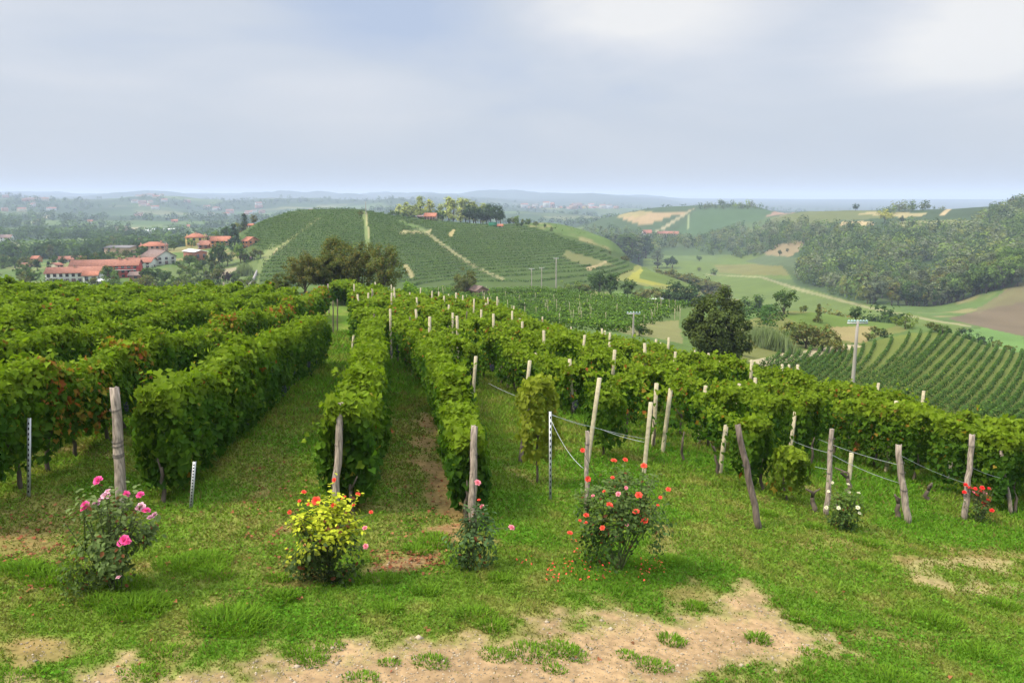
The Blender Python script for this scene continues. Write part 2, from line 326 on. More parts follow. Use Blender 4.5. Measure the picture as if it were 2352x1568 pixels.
# ---------------------------------------------------------------- ground colours (fields, tracks, bare soil)
def inpoly(px, py, poly):
    r = np.zeros(px.shape, bool); n = len(poly)
    with np.errstate(invalid='ignore', divide='ignore'):
        for i in range(n):
            x0, y0 = poly[i]; x1, y1 = poly[(i+1) % n]
            if y0 == y1: continue
            c = ((y0 > py) != (y1 > py)) & (px < (x1-x0)*(py-y0)/(y1-y0)+x0)
            r ^= c
    return r
def plan(poly, dmin=4, dmax=29000): return [tuple(P(a, b, dmin, dmax)[:2]) for a, b in poly]
def sdist(X, Y, poly):
    """signed distance in metres to a polygon on the plan, positive inside"""
    d = np.full(X.shape, 1e9)
    for i in range(len(poly)):
        x0, y0 = poly[i]; x1, y1 = poly[(i+1) % len(poly)]
        dx, dy = x1-x0, y1-y0; t = np.clip(((X-x0)*dx+(Y-y0)*dy)/(dx*dx+dy*dy+1e-9), 0, 1)
        d = np.minimum(d, np.hypot(X-x0-t*dx, Y-y0-t*dy))
    return np.where(inpoly(X, Y, poly), d, -d)
PATH_POLYS = [plan(p) for p in [
  [(-150,1760),(0,1640),(70,1562),(250,1542),(480,1528),(600,1500),(800,1484),(1000,1478),(1160,1448),(1330,1425),(1500,1412),(1640,1395),(1690,1370),(1715,1345),(1770,1365),(1815,1410),(1830,1440),(1930,1460),(1930,1490),(1820,1500),(1740,1530),(1600,1565),(1540,1600),(1500,1760)],
]]
PATCHES = [(plan(p), w) for p, w in [
  ([(965,950),(985,950),(1010,1040),(1050,1120),(1062,1190),(1010,1200),(985,1130),(960,1050)], .75),
  ([(850,1330),(1000,1290),(1060,1200),(1010,1200),(960,1270),(840,1310)], .9),
  ([(1590,1330),(1640,1350),(1620,1385),(1540,1370)], .6),
  ([(1700,1160),(1640,1230),(1570,1200),(1520,1190),(1600,1260),(1720,1300),(1740,1290)], .12),
  ([(2200,1265),(2300,1290),(2345,1310),(2310,1320),(2230,1300),(2130,1295),(2190,1280)], .6),
  ([(2110,1320),(2170,1335),(2160,1345),(2120,1335)], .7),
  ([(2060,1280),(2110,1285),(2100,1298),(2070,1295)], .6),
  ([(2210,1335),(2250,1345),(2230,1355)], .6),
  ([(880,960),(955,905),(1010,1030),(1050,1190),(1000,1290),(860,1320),(885,1120)], .28),
  ([(560,1010),(680,900),(725,930),(700,1060),(640,1280),(440,1290),(500,1120)], .18),
  ([(0,1130),(170,1130),(230,1240),(120,1330),(0,1330)], .34),
  ([(20,1490),(140,1480),(180,1500),(110,1525),(30,1520)], .65),
  ([(0,1230),(120,1225),(160,1260),(60,1275),(0,1290)], .55),
  ([(1480,1230),(1520,1210),(1540,1260),(1500,1270)], .45),
]]
def dirt(X, Y, both=False):
    n = fbm(X*2.2, Y*2.2, 21, 4)-.5; n2 = fbm(X*.7, Y*.7, 22, 3)-.5
    m = np.zeros(X.shape)
    for p in PATH_POLYS: m = np.maximum(m, sstep(-.46, .46, sdist(X, Y, p)+n*1.0+n2*.35+(fbm(X*9, Y*9, 24, 2)-.5)*.5+.02))
    mp = m.copy()
    for p, w in PATCHES: m = np.maximum(m, w*sstep(-.30, .22, sdist(X, Y, p)+n*1.1))
    m = np.maximum(m, .45*sstep(.63, .80, fbm(X*1.1+5, Y*1.1, 31, 4)))
    return (np.clip(m, 0, 1), mp) if both else np.clip(m, 0, 1)
def lawn_col(X, Y):
    a = fbm(X*.45, Y*.45, 41, 4); b = fbm(X*2.5, Y*2.5, 42, 3)
    lush = np.array([.074, .152, .012]); mid = np.array([.100, .158, .018]); dry = np.array([.172, .156, .042])
    t = sstep(.42, .62, a)[..., None]; c = lerp(mid, lush, t)
    c = lerp(c, dry, (sstep(.50, .72, b)*.55*sstep(.62, .42, a))[..., None])
    return c*(0.82+.36*fbm(X*6, Y*6, 43, 2)[..., None])
def build_ground():
    px, py = proj(TX, TY, TZ); px = np.nan_to_num(px, nan=-9999); py = np.nan_to_num(py, nan=9999)
    D = np.broadcast_to(DG[None, :], TZ.shape); A = np.broadcast_to(AZ[:, None], TZ.shape)
    sh = TZ.shape + (3,)
    col = lawn_col(TX, TY)
    near = D < 75
    soil = np.array([.272, .182, .094])*(.45+.55*fbm(TX*4, TY*4, 51, 5)+.55*fbm(TX*1.1, TY*1.1, 53, 3))[..., None]
    dm, dpth = dirt(TX, TY, True); dm = np.where(D < 40, dm, 0.0)
    soil = lerp(np.array([.225, .125, .062])*(.6+.8*fbm(TX*4, TY*4, 52, 5))[..., None], soil, np.clip(dpth*1.6, 0, 1)[..., None])
    soil = np.where((np.hypot(TX-9.5, TY-11) < 3.2)[..., None], np.array([.30, .205, .11]), soil)
    col = lerp(col, soil, dm[..., None])
    # farther land: patchwork of fields and woods
    wx = TX + (fbm(TX/160, TY/160, 61, 3)-.5)*160; wy = TY + (fbm(TX/160+9, TY/160, 62, 3)-.5)*160
    th = .5; gx, gy = wx*math.cos(th)+wy*math.sin(th), -wx*math.sin(th)+wy*math.cos(th)
    cell = hash2(np.floor(gx/150), np.floor(gy/95), 71)
    pal = np.array([[.055,.095,.028],[.075,.125,.035],[.10,.15,.045],[.12,.165,.055],[.045,.075,.028],[.085,.12,.04],[.16,.17,.07],[.05,.085,.025]])
    far = pal[(cell*7.99).astype(int)]*.78*(.85+.3*fbm(TX/25, TY/25, 72, 3))[..., None]
    far = lerp(far, np.array([.03, .052, .02]), np.maximum(sstep(.50, .56, fbm(TX/240, TY/240, 73, 4)), sstep(1500, 2400, D)*sstep(.40, .50, fbm(TX/240, TY/240, 73, 4)))[..., None])
    far = lerp(far, np.array([.03, .05, .026])*np.ones(3), (sstep(2600, 5000, D)*.85)[..., None])
    col = lerp(col, far, sstep(480, 620, D)[..., None])
    midc = np.array([.075, .115, .030])*(.75+.5*fbm(TX/6, TY/6, 74, 4))[..., None]
    midc = lerp(midc, np.array([.20, .17, .075]), (.8*sstep(.56, .68, fbm(TX/18, TY/18, 75, 4)))[..., None])
    col = lerp(col, midc, (sstep(60, 78, D)*sstep(640, 500, D))[..., None])
    kind = np.zeros(TZ.shape, int)                        # 0 ground 1 path 2 hills 3 field
    jx = (fbm(TX/9, TY/9, 81, 3)-.5)
    def reg(poly, d0, d1, c, k=None, amt=1.0, j=8.0):
        m = inpoly(px+jx*j, py+jx*j*.5, poly) & (D > d0) & (D < d1)
        cc = np.array(c)*(.82+.36*fbm(TX/11, TY/11, 83, 3))[..., None]
        col[m] = lerp(col[m], cc[m], amt)
        if k is not None: kind[m] = k
    SAND = (.25, .18, .09); GR = (.088, .122, .026); TG = (.125, .122, .036)
    # domed hill: floor between the rows
    reg([(550,500),(700,460),(900,470),(1160,505),(1300,540),(1480,600),(1480,670),(560,672)], 262, 560, (.050, .076, .018), None, .95)
    # tracks on the domed hill
    for pl in TRACKS: reg(pl[0], 262, 560, pl[1], None, .58, 2)
    # yellow and olive slope at the end of the domed hill
    reg([(1405,640),(1470,606),(1520,620),(1660,672),(1640,680),(1540,668)], 262, 440, (.15, .155, .045))
    reg([(1440,640),(1475,612),(1560,640),(1550,658),(1500,655)], 262, 440, (.24, .23, .035), None, .75)
    # valley floor
    reg([(1470,640),(1480,585),(1640,560),(1700,570),(1840,600),(1840,660),(2200,745),(2352,800),(2352,830),(2100,790),(1700,690)], 260, 990, GR, 3)
    reg([(1480,590),(1560,566),(1690,565),(1640,600),(1540,600)], 480, 990, (.085, .12, .034), 3)
    reg([(1640,608),(1830,605),(1832,632),(1720,632),(1650,625)], 400, 990, TG, 3)
    reg([(1755,640),(1835,640),(1860,665),(1800,655)], 400, 990, (.068, .10, .028), 3)
    reg([(1620,629),(1752,635),(1840,663),(2000,705),(2150,735),(2230,748),(2230,751),(2140,738),(1990,708),(1830,666),(1748,638),(1620,631)], 300, 990, (.25, .22, .12), 1, .6, 1)
    reg([(2180,733),(2240,715),(2352,640),(2360,640),(2360,775),(2260,752)], 250, 560, (.112, .086, .052), 3)
    reg([(2240,712),(2352,640),(2360,650),(2250,722)], 250, 560, (.12, .105, .055), 3, .8)
    reg([(2240,712),(2280,690),(2352,645),(2360,690),(2300,705)], 250, 560, (.12, .12, .045), 3, .5)
    reg([(2260,752),(2352,772),(2360,835),(2300,800),(2200,762)], 180, 420, (.095, .165, .04), 3)
    # right hill and the hillside beyond
    reg([(1830,655),(2000,705),(2200,725),(2360,645),(2360,455),(1850,470),(1760,560)], 440, 1200, (.04, .065, .022), None, .85)
    reg([(1480,590),(1640,600),(1850,560),(1850,465),(1600,462),(1380,500),(1320,540)], 880, 1480, (.045, .072, .025), None, .8)
    reg([(1690,520),(1760,500),(1900,480),(2000,480),(2050,498),(1930,508),(1840,522),(1740,540)], 800, 1480, (.095, .108, .036))
    reg([(1425,502),(1500,488),(1580,490),(1540,498),(1500,512),(1470,515)], 1000, 1480, SAND)
    reg([(1418,500),(1425,492),(1470,484),(1500,487),(1440,500)], 1000, 1480, (.21, .175, .07))
    reg([(1545,545),(1600,480),(1800,478),(1750,520),(1660,545)], 1000, 1480, (.05, .09, .032), None, .7)
    reg([(1505,532),(1592,478),(1597,479),(1512,534)], 1000, 1480, (.24, .21, .12), None, 1, 1)
    reg([(1580,490),(1584,490),(1584,525),(1579,525)], 1000, 1480, (.20, .22, .10), None, 1, 1)
    reg([(1762,497),(1785,480),(1815,480),(1828,488),(1790,495)], 900, 1480, (.22, .145, .10))
    reg([(1755,582),(1780,562),(1855,548),(1835,575),(1815,590),(1770,592)], 600, 1200, (.18, .14, .07))
    reg([(1710,600),(1760,585),(1835,592),(1870,602),(1850,612),(1760,610)], 520, 1100, (.07, .095, .04))
    reg([(1925,517),(1935,509),(2000,508),(2008,518)], 700, 1100, (.32, .24, .12))
    reg([(1970,492),(1995,486),(2090,488),(2170,488),(2150,500),(2060,498)], 760, 1100, (.24, .20, .09))
    reg([(2105,502),(2160,472),(2352,470),(2352,490),(2230,500),(2150,502)], 760, 1100, (.035, .055, .022))
    reg([(2158,494),(2185,471),(2194,471),(2170,495)], 760, 1100, (.30, .23, .12), None, 1, 1)
    reg([(2060,510),(2150,505),(2230,508),(2150,522),(2070,522)], 700, 1100, (.16, .16, .06))
    # grassy mound, banks and lower vineyard floor on the right
    reg([(1700,740),(1830,705),(1990,715),(2090,760),(1900,800),(1800,830),(1700,830)], 76, 230, (.115, .122, .036))
    reg([(1790,722),(1990,712),(2060,745),(1990,775),(1880,765)], 76, 230, (.088, .13, .026))
    reg([(1905,752),(2010,748),(1990,790),(1930,780)], 76, 230, (.24, .185, .085), None, .8)
    reg([(1690,835),(1830,800),(2000,785),(2100,765),(2210,765),(2352,815),(2352,1000),(1900,900)], 60, 180, (.100, .122, .026))
    reg([(1720,830),(1780,815),(1960,790),(1990,796),(1850,822),(1760,842)], 60, 180, (.42, .34, .22), None, .75, 14)
    # terrace vineyard floor, sandy track below it
    reg([(940,664),(1120,660),(1300,668),(1480,690),(1590,705),(1570,735),(1420,762),(1200,735),(950,700)], 70, 230, (.066, .098, .024), None, .9)
    reg([(1480,742),(1560,735),(1570,790),(1500,775),(1440,768),(1410,756)], 70, 200, (.17, .155, .065), None, .7, 14)
    reg([(1110,640),(1160,628),(1200,645),(1190,655),(1110,652)], 205, 300, (.17, .17, .06), None, .8)
    # village grounds
    reg([(280,660),(330,630),(480,600),(590,590),(600,660)], 285, 500, (.095, .125, .04), None, .8)
    reg([(480,630),(495,620),(560,612),(565,626),(500,640)], 285, 500, (.26, .21, .14), None, .8, 3)
    reg([(575,660),(600,585),(625,560),(640,565),(600,620),(590,662)], 285, 500, (.12, .15, .05), None, .8)
    reg([(0,600),(40,560),(200,545),(215,570),(100,590)], 600, 1100, (.115, .16, .05), 3, .9)
    reg([(270,520),(330,512),(370,520),(300,528)], 900, 1500, (.24, .21, .12), 3)
    reg([(0,570),(30,552),(55,568),(40,580)], 500, 1000, (.19, .18, .09), 3, .6)
    reg([(70,510),(115,492),(118,496),(75,514)], 1200, 2300, (.36, .31, .19), 3)
    kind[(D > 255) & (kind == 0)] = 2
    kind[(dm > .5) & (D < 12)] = 1
    i = np.arange(NA*ND).reshape(NA, ND)
    Fq = np.stack([i[:-1, :-1], i[1:, :-1], i[1:, 1:], i[:-1, 1:]], -1).reshape(-1, 4)
    fk = kind[:-1, :-1].reshape(-1); V = np.stack([TX, TY, TZ], -1).reshape(-1, 3); C3 = col.reshape(-1, 3)
    for k, nm in enumerate(['ground', 'path', 'hills', 'field']):
        f = Fq[fk == k]; u, inv = np.unique(f, return_inverse=True)
        tag(mk(nm, V[u], inv.reshape(f.shape), M_GROUND, C3[u], smooth=True), kind='structure')
TRACKS = [
  ([(733,497),(742,497),(690,535),(650,568),(628,582),(622,577),(660,552),(700,522)], (.22, .22, .09)),
  ([(600,590),(622,570),(640,572),(612,600)], (.40, .30, .17)),
  ([(833,487),(841,485),(845,530),(856,600),(846,600),(838,540)], (.19, .23, .08)),
  ([(838,488),(842,488),(849,545),(845,545)], (.36, .30, .15)),
  ([(917,530),(975,531),(990,527),(992,534),(960,536),(918,536)], (.40, .33, .17)),
  ([(955,520),(985,532),(1020,560),(1100,615),(1160,640),(1155,645),(1080,610),(1010,562),(975,536),(952,524)], (.26, .23, .12)),
  ([(925,608),(935,608),(952,635),(945,640)], (.36, .29, .14)),
  ([(1030,538),(1040,527),(1045,528),(1040,543),(1033,545)], (.44, .33, .15)),
  ([(1345,615),(1392,600),(1396,603),(1352,622)], (.42, .30, .17)),
  ([(1400,645),(1430,630),(1465,622),(1468,612),(1474,614),(1472,626),(1435,638),(1408,650)], (.44, .33, .18)),
  ([(1300,575),(1420,610),(1395,612),(1330,606),(1290,590)], (.15, .14, .055)),
  ([(740,575),(760,550),(764,552),(745,578)], (.20, .19, .08)),
  ([(905,503),(960,517),(985,530),(975,534),(930,516)], (.11, .16, .05)),
]
build_ground()

# ---------------------------------------------------------------- leaves
def nrm(v): return v/np.maximum(np.linalg.norm(v, axis=-1, keepdims=True), 1e-9)
T_VINE = (np.array([[0,-.05,0],[.40,-.24,.13],[.60,.30,.15],[.30,.52,.05],[0,1,-.12],[-.30,.52,.05],[-.60,.30,.15],[-.40,-.24,.13]]), np.array([[0,1,2,3,4],[0,4,5,6,7]]))
T_OVAL = (np.array([[0,0,0],[.30,.30,.08],[.24,.72,.06],[0,1,-.06],[-.24,.72,.06],[-.30,.30,.08]]), np.array([[0,1,2,3],[0,3,4,5]]))
T_DIA = (np.array([[0,0,0],[.46,.42,.12],[0,1,-.08],[-.46,.42,.12]]), np.array([[0,1,2],[0,2,3]]))
def leaves(pos, nor, size, col, tmpl, spin=.9, down=1.0, r=None):
    r = r or rng
    T, Fc = tmpl; n = len(pos)
    nor = nrm(nor)
    tip = np.array([0, 0, -down])[None, :] + r.normal(0, spin, (n, 3)); tip = nrm(tip - (tip*nor).sum(1, keepdims=True)*nor)
    u = np.cross(tip, nor); s = np.asarray(size).reshape(-1, 1, 1)*np.ones((n, 1, 1))
    V = pos[:, None, :] + s*(T[None, :, 0:1]*u[:, None, :] + T[None, :, 1:2]*tip[:, None, :] + T[None, :, 2:3]*nor[:, None, :])
    k = len(T); F_ = (Fc[None] + (np.arange(n)*k)[:, None, None]).reshape(-1, Fc.shape[1])
    return V.reshape(-1, 3), F_, np.repeat(col, k, 0)
def tubes(paths, rads, sides=6):
    """tapered tubes through point lists"""
    Vs, Fs = [], []; off = 0
    for p, rd in zip(paths, rads):
        p = np.asarray(p, float); n = len(p); rd = np.broadcast_to(np.asarray(rd, float), (n,))
        t = nrm(np.gradient(p, axis=0)); ref = np.array([1., 0, 0]) if abs(t[0][0]) < .9 else np.array([0, 1., 0])
        a = nrm(np.cross(t, ref)); b = np.cross(t, a); th = np.arange(sides)/sides*2*math.pi
        V = p[:, None]+rd[:, None, None]*(np.cos(th)[None, :, None]*a[:, None]+np.sin(th)[None, :, None]*b[:, None])
        i = np.arange(n*sides).reshape(n, sides); j = np.roll(i, -1, 1)
        Fq = np.stack([i[:-1], j[:-1], j[1:], i[1:]], -1).reshape(-1, 4)
        Vs += [V.reshape(-1, 3), p[:1], p[-1:]]; c0, c1 = off+n*sides, off+n*sides+1
        Fs.append(Fq+off)
        tri = np.concatenate([np.stack([j[0]+off, i[0]+off, np.full(sides, c0)], -1), np.stack([i[-1]+off, j[-1]+off, np.full(sides, c1)], -1)])
        Fs.append(tri); off += n*sides+2
    q = [f for f in Fs if f.shape[1] == 4]; t3 = [f for f in Fs if f.shape[1] == 3]
    return np.concatenate(Vs), [np.concatenate(q), np.concatenate(t3)]
def box(x0, x1, y0, y1, z0, z1):
    V = np.array([[x, y, z] for z in (z0, z1) for x, y in ((x0, y0), (x1, y0), (x1, y1), (x0, y1))], float)
    return V, np.array([[3,2,1,0],[4,5,6,7],[0,1,5,4],[1,2,6,5],[2,3,7,6],[3,0,4,7]])
def join(parts):
    Vs, Fs, o = [], {}, 0
    for V, F_ in parts:
        Vs.append(V)
        for f in (F_ if isinstance(F_, list) else [F_]): Fs.setdefault(f.shape[1], []).append(f+o)
        o += len(V)
    return np.concatenate(Vs), [np.concatenate(f) for f in Fs.values()]

ORD1 = ['zeroth','first','second','third','fourth','fifth','sixth','seventh','eighth','ninth','tenth','eleventh','twelfth','thirteenth','fourteenth','fifteenth','sixteenth','seventeenth','eighteenth','nineteenth']
TENS = ['','','twenty','thirty','forty','fifty','sixty','seventy','eighty','ninety']; TENTH = ['','','twentieth','thirtieth','fortieth','fiftieth','sixtieth','seventieth','eightieth','ninetieth']
def ordn(n):
    if n < 20: return ORD1[n]
    if n < 100: return TENTH[n//10] if n % 10 == 0 else TENS[n//10]+'-'+ORD1[n % 10]
    return 'hundred-and-'+ordn(n-100) if n > 100 else 'hundredth'

# ---------------------------------------------------------------- vine rows
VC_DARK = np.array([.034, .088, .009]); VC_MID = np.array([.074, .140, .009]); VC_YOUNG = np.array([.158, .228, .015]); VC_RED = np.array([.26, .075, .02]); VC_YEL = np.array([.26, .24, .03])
def resample(pts, step):
    pts = np.asarray(pts, float); d = np.concatenate([[0], np.cumsum(np.hypot(*np.diff(pts[:, :2], axis=0).T))])
    n = max(2, int(d[-1]/step)+1); s = np.linspace(0, d[-1], n)
    return np.stack([np.interp(s, d, pts[:, 0]), np.interp(s, d, pts[:, 1])], -1), s
def vine_foliage(line, hb, ht, wid, seed, dens=1.0, gap=0.0, autumn=0.0, smin=.105, lod=.0038, young=1.0, lump=0.0):
    r = np.random.default_rng(seed)
    pts, s = resample(line, .4); Ltot = s[-1]
    dd = np.hypot(pts[:, 0], pts[:, 1]); sz = np.maximum(smin, dd*lod)
    dn = dens*2.3*(2*(ht-hb)+wid*1.3)/(sz**2*.62)                     # leaves per metre
    cum = np.concatenate([[0], np.cumsum((dn[1:]+dn[:-1])/2*np.diff(s))]); N = int(cum[-1])
    u = np.interp(r.random(N)*cum[-1], cum, s)
    if gap:
        keep = (fbm(u/1.1, u*0+seed, 7, 3) > gap) | (r.random(N) < .06); u = u[keep]; N = len(u)
    if Ltot > 2: ne = int(min(dn[0], 2500)*.55); u[:ne] = r.random(ne)*.22; u[ne:2*ne//2+ne//2] = Ltot-r.random(len(u[ne:2*ne//2+ne//2]))*.22
    x = np.interp(u, s, pts[:, 0]); y = np.interp(u, s, pts[:, 1]); size = np.interp(u, s, sz)
    tx, ty = np.gradient(pts[:, 0]), np.gradient(pts[:, 1]); tl = np.hypot(tx, ty)
    tx = np.interp(u, s, tx/tl); ty = np.interp(u, s, ty/tl); nx, ny = ty, -tx
    top = ht*(.80+.10*(1-lump)+(.30+.25*lump)*fbm(u/1.5, u*0+seed*3.1, 8, 3)) ; bot = hb*(.55+.9*fbm(u/.9, u*0+seed*1.7, 9, 3)) + .35*np.maximum(0, vnoise(u/1.3, u*0+seed, 5)-.6)
    per = r.random(N)
    sideh = np.clip(r.beta(1.25, 1.0, N), 0, 1)
    side = np.where(r.random(N) < .5, -1., 1.)
    topm = per < wid*1.4/(2*(ht-hb)+wid*1.3)
    h = np.where(topm, 1.0+r.normal(0, .035, N), sideh)
    z = bot+(top-bot)*h
    wloc = wid*.5*(.66-.2*lump+(.75+.4*lump)*fbm(u*1.1+seed, z*1.3, 10, 3))*(1-.45*np.clip((h-.72)/.28, 0, 1)**2)*(.72+.28*np.clip(h*3, 0, 1))
    lat = np.where(topm, (r.random(N)*2-1)*wloc, side*wloc*np.where(np.minimum(u, Ltot-u) < .22, r.random(N), 1-np.abs(r.normal(0, .28, N))))
    # loose shoots above the canopy
    sh = r.random(N) < .035; z = np.where(sh & (h > .5), top+np.abs(r.normal(0, .13, N)), z)
    gx, gy = x+nx*lat, y+ny*lat
    pos = np.stack([gx, gy, ground(x, y)+z], -1)
    o = np.where(topm, 0, side)[:, None]*np.stack([nx, ny, 0*nx], -1)
    nor = o*1.0 + np.stack([0*x, 0*x, np.where(topm, .9, .35)], -1) + r.normal(0, .66, (N, 3))
    e = np.minimum(u, Ltot-u); es = np.where(u < Ltot/2, -1, 1)*(e < .3)
    nor[:, 0] += es*tx*.9; nor[:, 1] += es*ty*.9
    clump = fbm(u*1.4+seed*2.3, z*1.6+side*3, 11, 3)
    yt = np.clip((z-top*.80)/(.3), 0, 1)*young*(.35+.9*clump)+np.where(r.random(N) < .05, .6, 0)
    c = lerp(VC_DARK, VC_MID, np.clip(clump*1.5-.30+.55*(np.clip((z-bot)/(top-bot), 0, 1.1)-.65)+r.normal(0, .2, N), 0, 1)[:, None])  # clump tone, plus shade on the hedge sides painted in by darkening lower leaves
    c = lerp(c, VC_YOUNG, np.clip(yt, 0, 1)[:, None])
    a = r.random(N) < (autumn*sstep(.5, .7, fbm(u*.8, z, 13, 2))+.004)
    c = np.where(a[:, None], lerp(VC_YEL, VC_RED, r.random((N, 1))), c)
    c = c*(.75+.5*r.random((N, 1)))
    size = size*(.55+.85*r.random(N))
    # stray canes with small young leaves standing off the hedge
    ns = int(Ltot*1.1); us = r.random(ns)*Ltot; ds = np.interp(us, s, dd); us = us[ds < 44]; ns = len(us); m = 9
    if ns:
        bx, by = np.interp(us, s, pts[:, 0]), np.interp(us, s, pts[:, 1]); lx, ly = np.interp(us, s, np.gradient(pts[:, 0])/tl), np.interp(us, s, np.gradient(pts[:, 1])/tl)
        tp = ht*(.80+.10*(1-lump)+(.30+.25*lump)*fbm(us/1.5, us*0+seed*3.1, 8, 3)); Ls = r.uniform(.2, .62, ns); sd = r.uniform(-1, 1, ns); dn_ = r.random(ns) < .4
        t = np.linspace(.1, 1, m)[None, :]; al = r.uniform(-.7, .7, ns)
        off = (sd*wid*.45*np.where(dn_, 1.1, .5))[:, None]+(sd*Ls*.7)[:, None]*t
        zz = np.where(dn_, tp*.86, tp*.92)[:, None]+np.where(dn_, .15, 1.0)[:, None]*Ls[:, None]*t-np.where(dn_, .75, .35)[:, None]*Ls[:, None]*t**2.2
        sx = bx[:, None]+ly[:, None]*off+(lx*al*Ls)[:, None]*t; sy = by[:, None]-lx[:, None]*off+(ly*al*Ls)[:, None]*t
        sp = np.stack([sx, sy, ground(bx, by)[:, None]+zz], -1).reshape(-1, 3)+r.normal(0, .03, (ns*m, 3)); k = len(sp)
        pos = np.concatenate([pos, sp]); nor = np.concatenate([nor, np.array([0, 0, .6])+r.normal(0, .7, (k, 3))]); size = np.concatenate([size, np.repeat(np.maximum(smin, np.interp(us, s, sz)), m)*r.uniform(.4, .85, k)])
        c = np.concatenate([c, lerp(VC_MID, VC_YOUNG, r.uniform(.2, 1.2, (k, 1)))*r.uniform(.8, 1.2, (k, 1))])
    return pos, nor, size, c, r
def add_foliage(name, fol, parent, dsplit=26):
    pos, nor, size, c, r = fol
    d = np.hypot(pos[:, 0], pos[:, 1]); nearm = d < dsplit
    parts, cols = [], []
    for m, t in ((nearm, T_VINE), (~nearm, T_DIA)):
        if m.sum():
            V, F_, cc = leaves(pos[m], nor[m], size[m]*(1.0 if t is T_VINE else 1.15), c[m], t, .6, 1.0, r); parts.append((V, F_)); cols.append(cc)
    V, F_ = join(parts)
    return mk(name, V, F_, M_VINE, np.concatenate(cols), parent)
def local(V, o): return V - np.array(o.location)[None, :]
def dshift(o):
    """make a mesh built in world coordinates local to its parent thing"""
    o.matrix_parent_inverse = Matrix.Translation(-Vector(o.parent.location)); return o
def trunk_mesh(x, y, h, r, seed):
    q = np.random.default_rng(seed); z0 = float(ground(x, y)); n = 6
    t = np.linspace(0, 1, n); p = np.stack([x+np.cumsum(q.normal(0, .035, n)), y+np.cumsum(q.normal(0, .035, n)), z0-.08+t*(h+.1)], -1)
    a = np.array([p[-2], p[-2]+[q.normal(0, .12), q.normal(0, .12), .3]])
    return tubes([p, a], [r*(1.25-.5*t), [r*.6, r*.35]], 6)
def grape_mesh():
    q = np.random.default_rng(5); parts = []
    for k in range(34):
        f = k/34; z = -f*.20; rad = .055*math.sin(math.pi*min(1, .25+f*.75)); a = k*2.4
        c = np.array([rad*math.cos(a), rad*math.sin(a), z]); s = .014
        V = np.array([[1,0,0],[-1,0,0],[0,1,0],[0,-1,0],[0,0,1],[0,0,-1],[.6,.6,.6],[-.6,.6,.6],[.6,-.6,.6],[-.6,-.6,.6],[.6,.6,-.6],[-.6,.6,-.6],[.6,-.6,-.6],[-.6,-.6,-.6]])*s+c
        Fo = np.array([[6,0,4],[6,2,0],[6,4,2],[7,1,2],[7,4,1],[7,2,4],[8,0,3],[8,3,4],[8,4,0],[9,1,4],[9,3,1],[9,4,3],[10,0,2],[10,5,0],[10,2,5],[11,1,5],[11,2,1],[11,5,2],[12,0,5],[12,3,0],[12,5,3],[13,1,3],[13,5,1],[13,3,5]])
        parts.append((V, Fo))
    return join(parts)
GRAPE = None
def grapes(parent, line, seed, n, hmin=.55, hmax=.95, side=1):
    global GRAPE
    q = np.random.default_rng(seed); pts, s = resample(line, .4)
    for k in range(n):
        i = q.integers(1, len(pts)-1); t = nrm(pts[i+1]-pts[i-1]); nn = np.array([t[1], -t[0]])*side
        p = pts[i]+nn*q.uniform(.18, .36); loc = Vector((p[0], p[1], float(ground(*pts[i]))+q.uniform(hmin, hmax)))
        if GRAPE is None:
            V, F_ = grape_mesh(); o = mk('grape_bunch', V, F_, M_GRAPE, None, parent, smooth=True); GRAPE = o
        else:
            o = GRAPE.copy(); COL.objects.link(o); o.parent = parent
        o.location = loc - Vector(parent.location); o.scale = [q.uniform(1.0, 1.5)]*3
def vine_row(line, label, group, seed, hb, ht, wid, trunks=0, ngr=0, side=1, **kw):
    p0 = line[0]; t = thing('vine_row', (p0[0], p0[1], float(ground(*p0[:2]))), label, 'vine row', group)
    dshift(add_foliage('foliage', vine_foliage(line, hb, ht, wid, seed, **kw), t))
    if trunks:
        pts, s = resample(line, trunks)
        for k in range(min(len(pts), 40)):
            if np.hypot(*pts[k]) > 36: break
            V, F_ = trunk_mesh(pts[k][0], pts[k][1], hb+.35, .035, seed*50+k); dshift(mk('trunk', V, F_, M_BARK, None, t, smooth=True))
    if ngr: grapes(t, line, seed, ngr, side=side)
    return t
def along(p, hdg, s): return np.array([p[0]+math.sin(hdg)*s, p[1]+math.cos(hdg)*s])

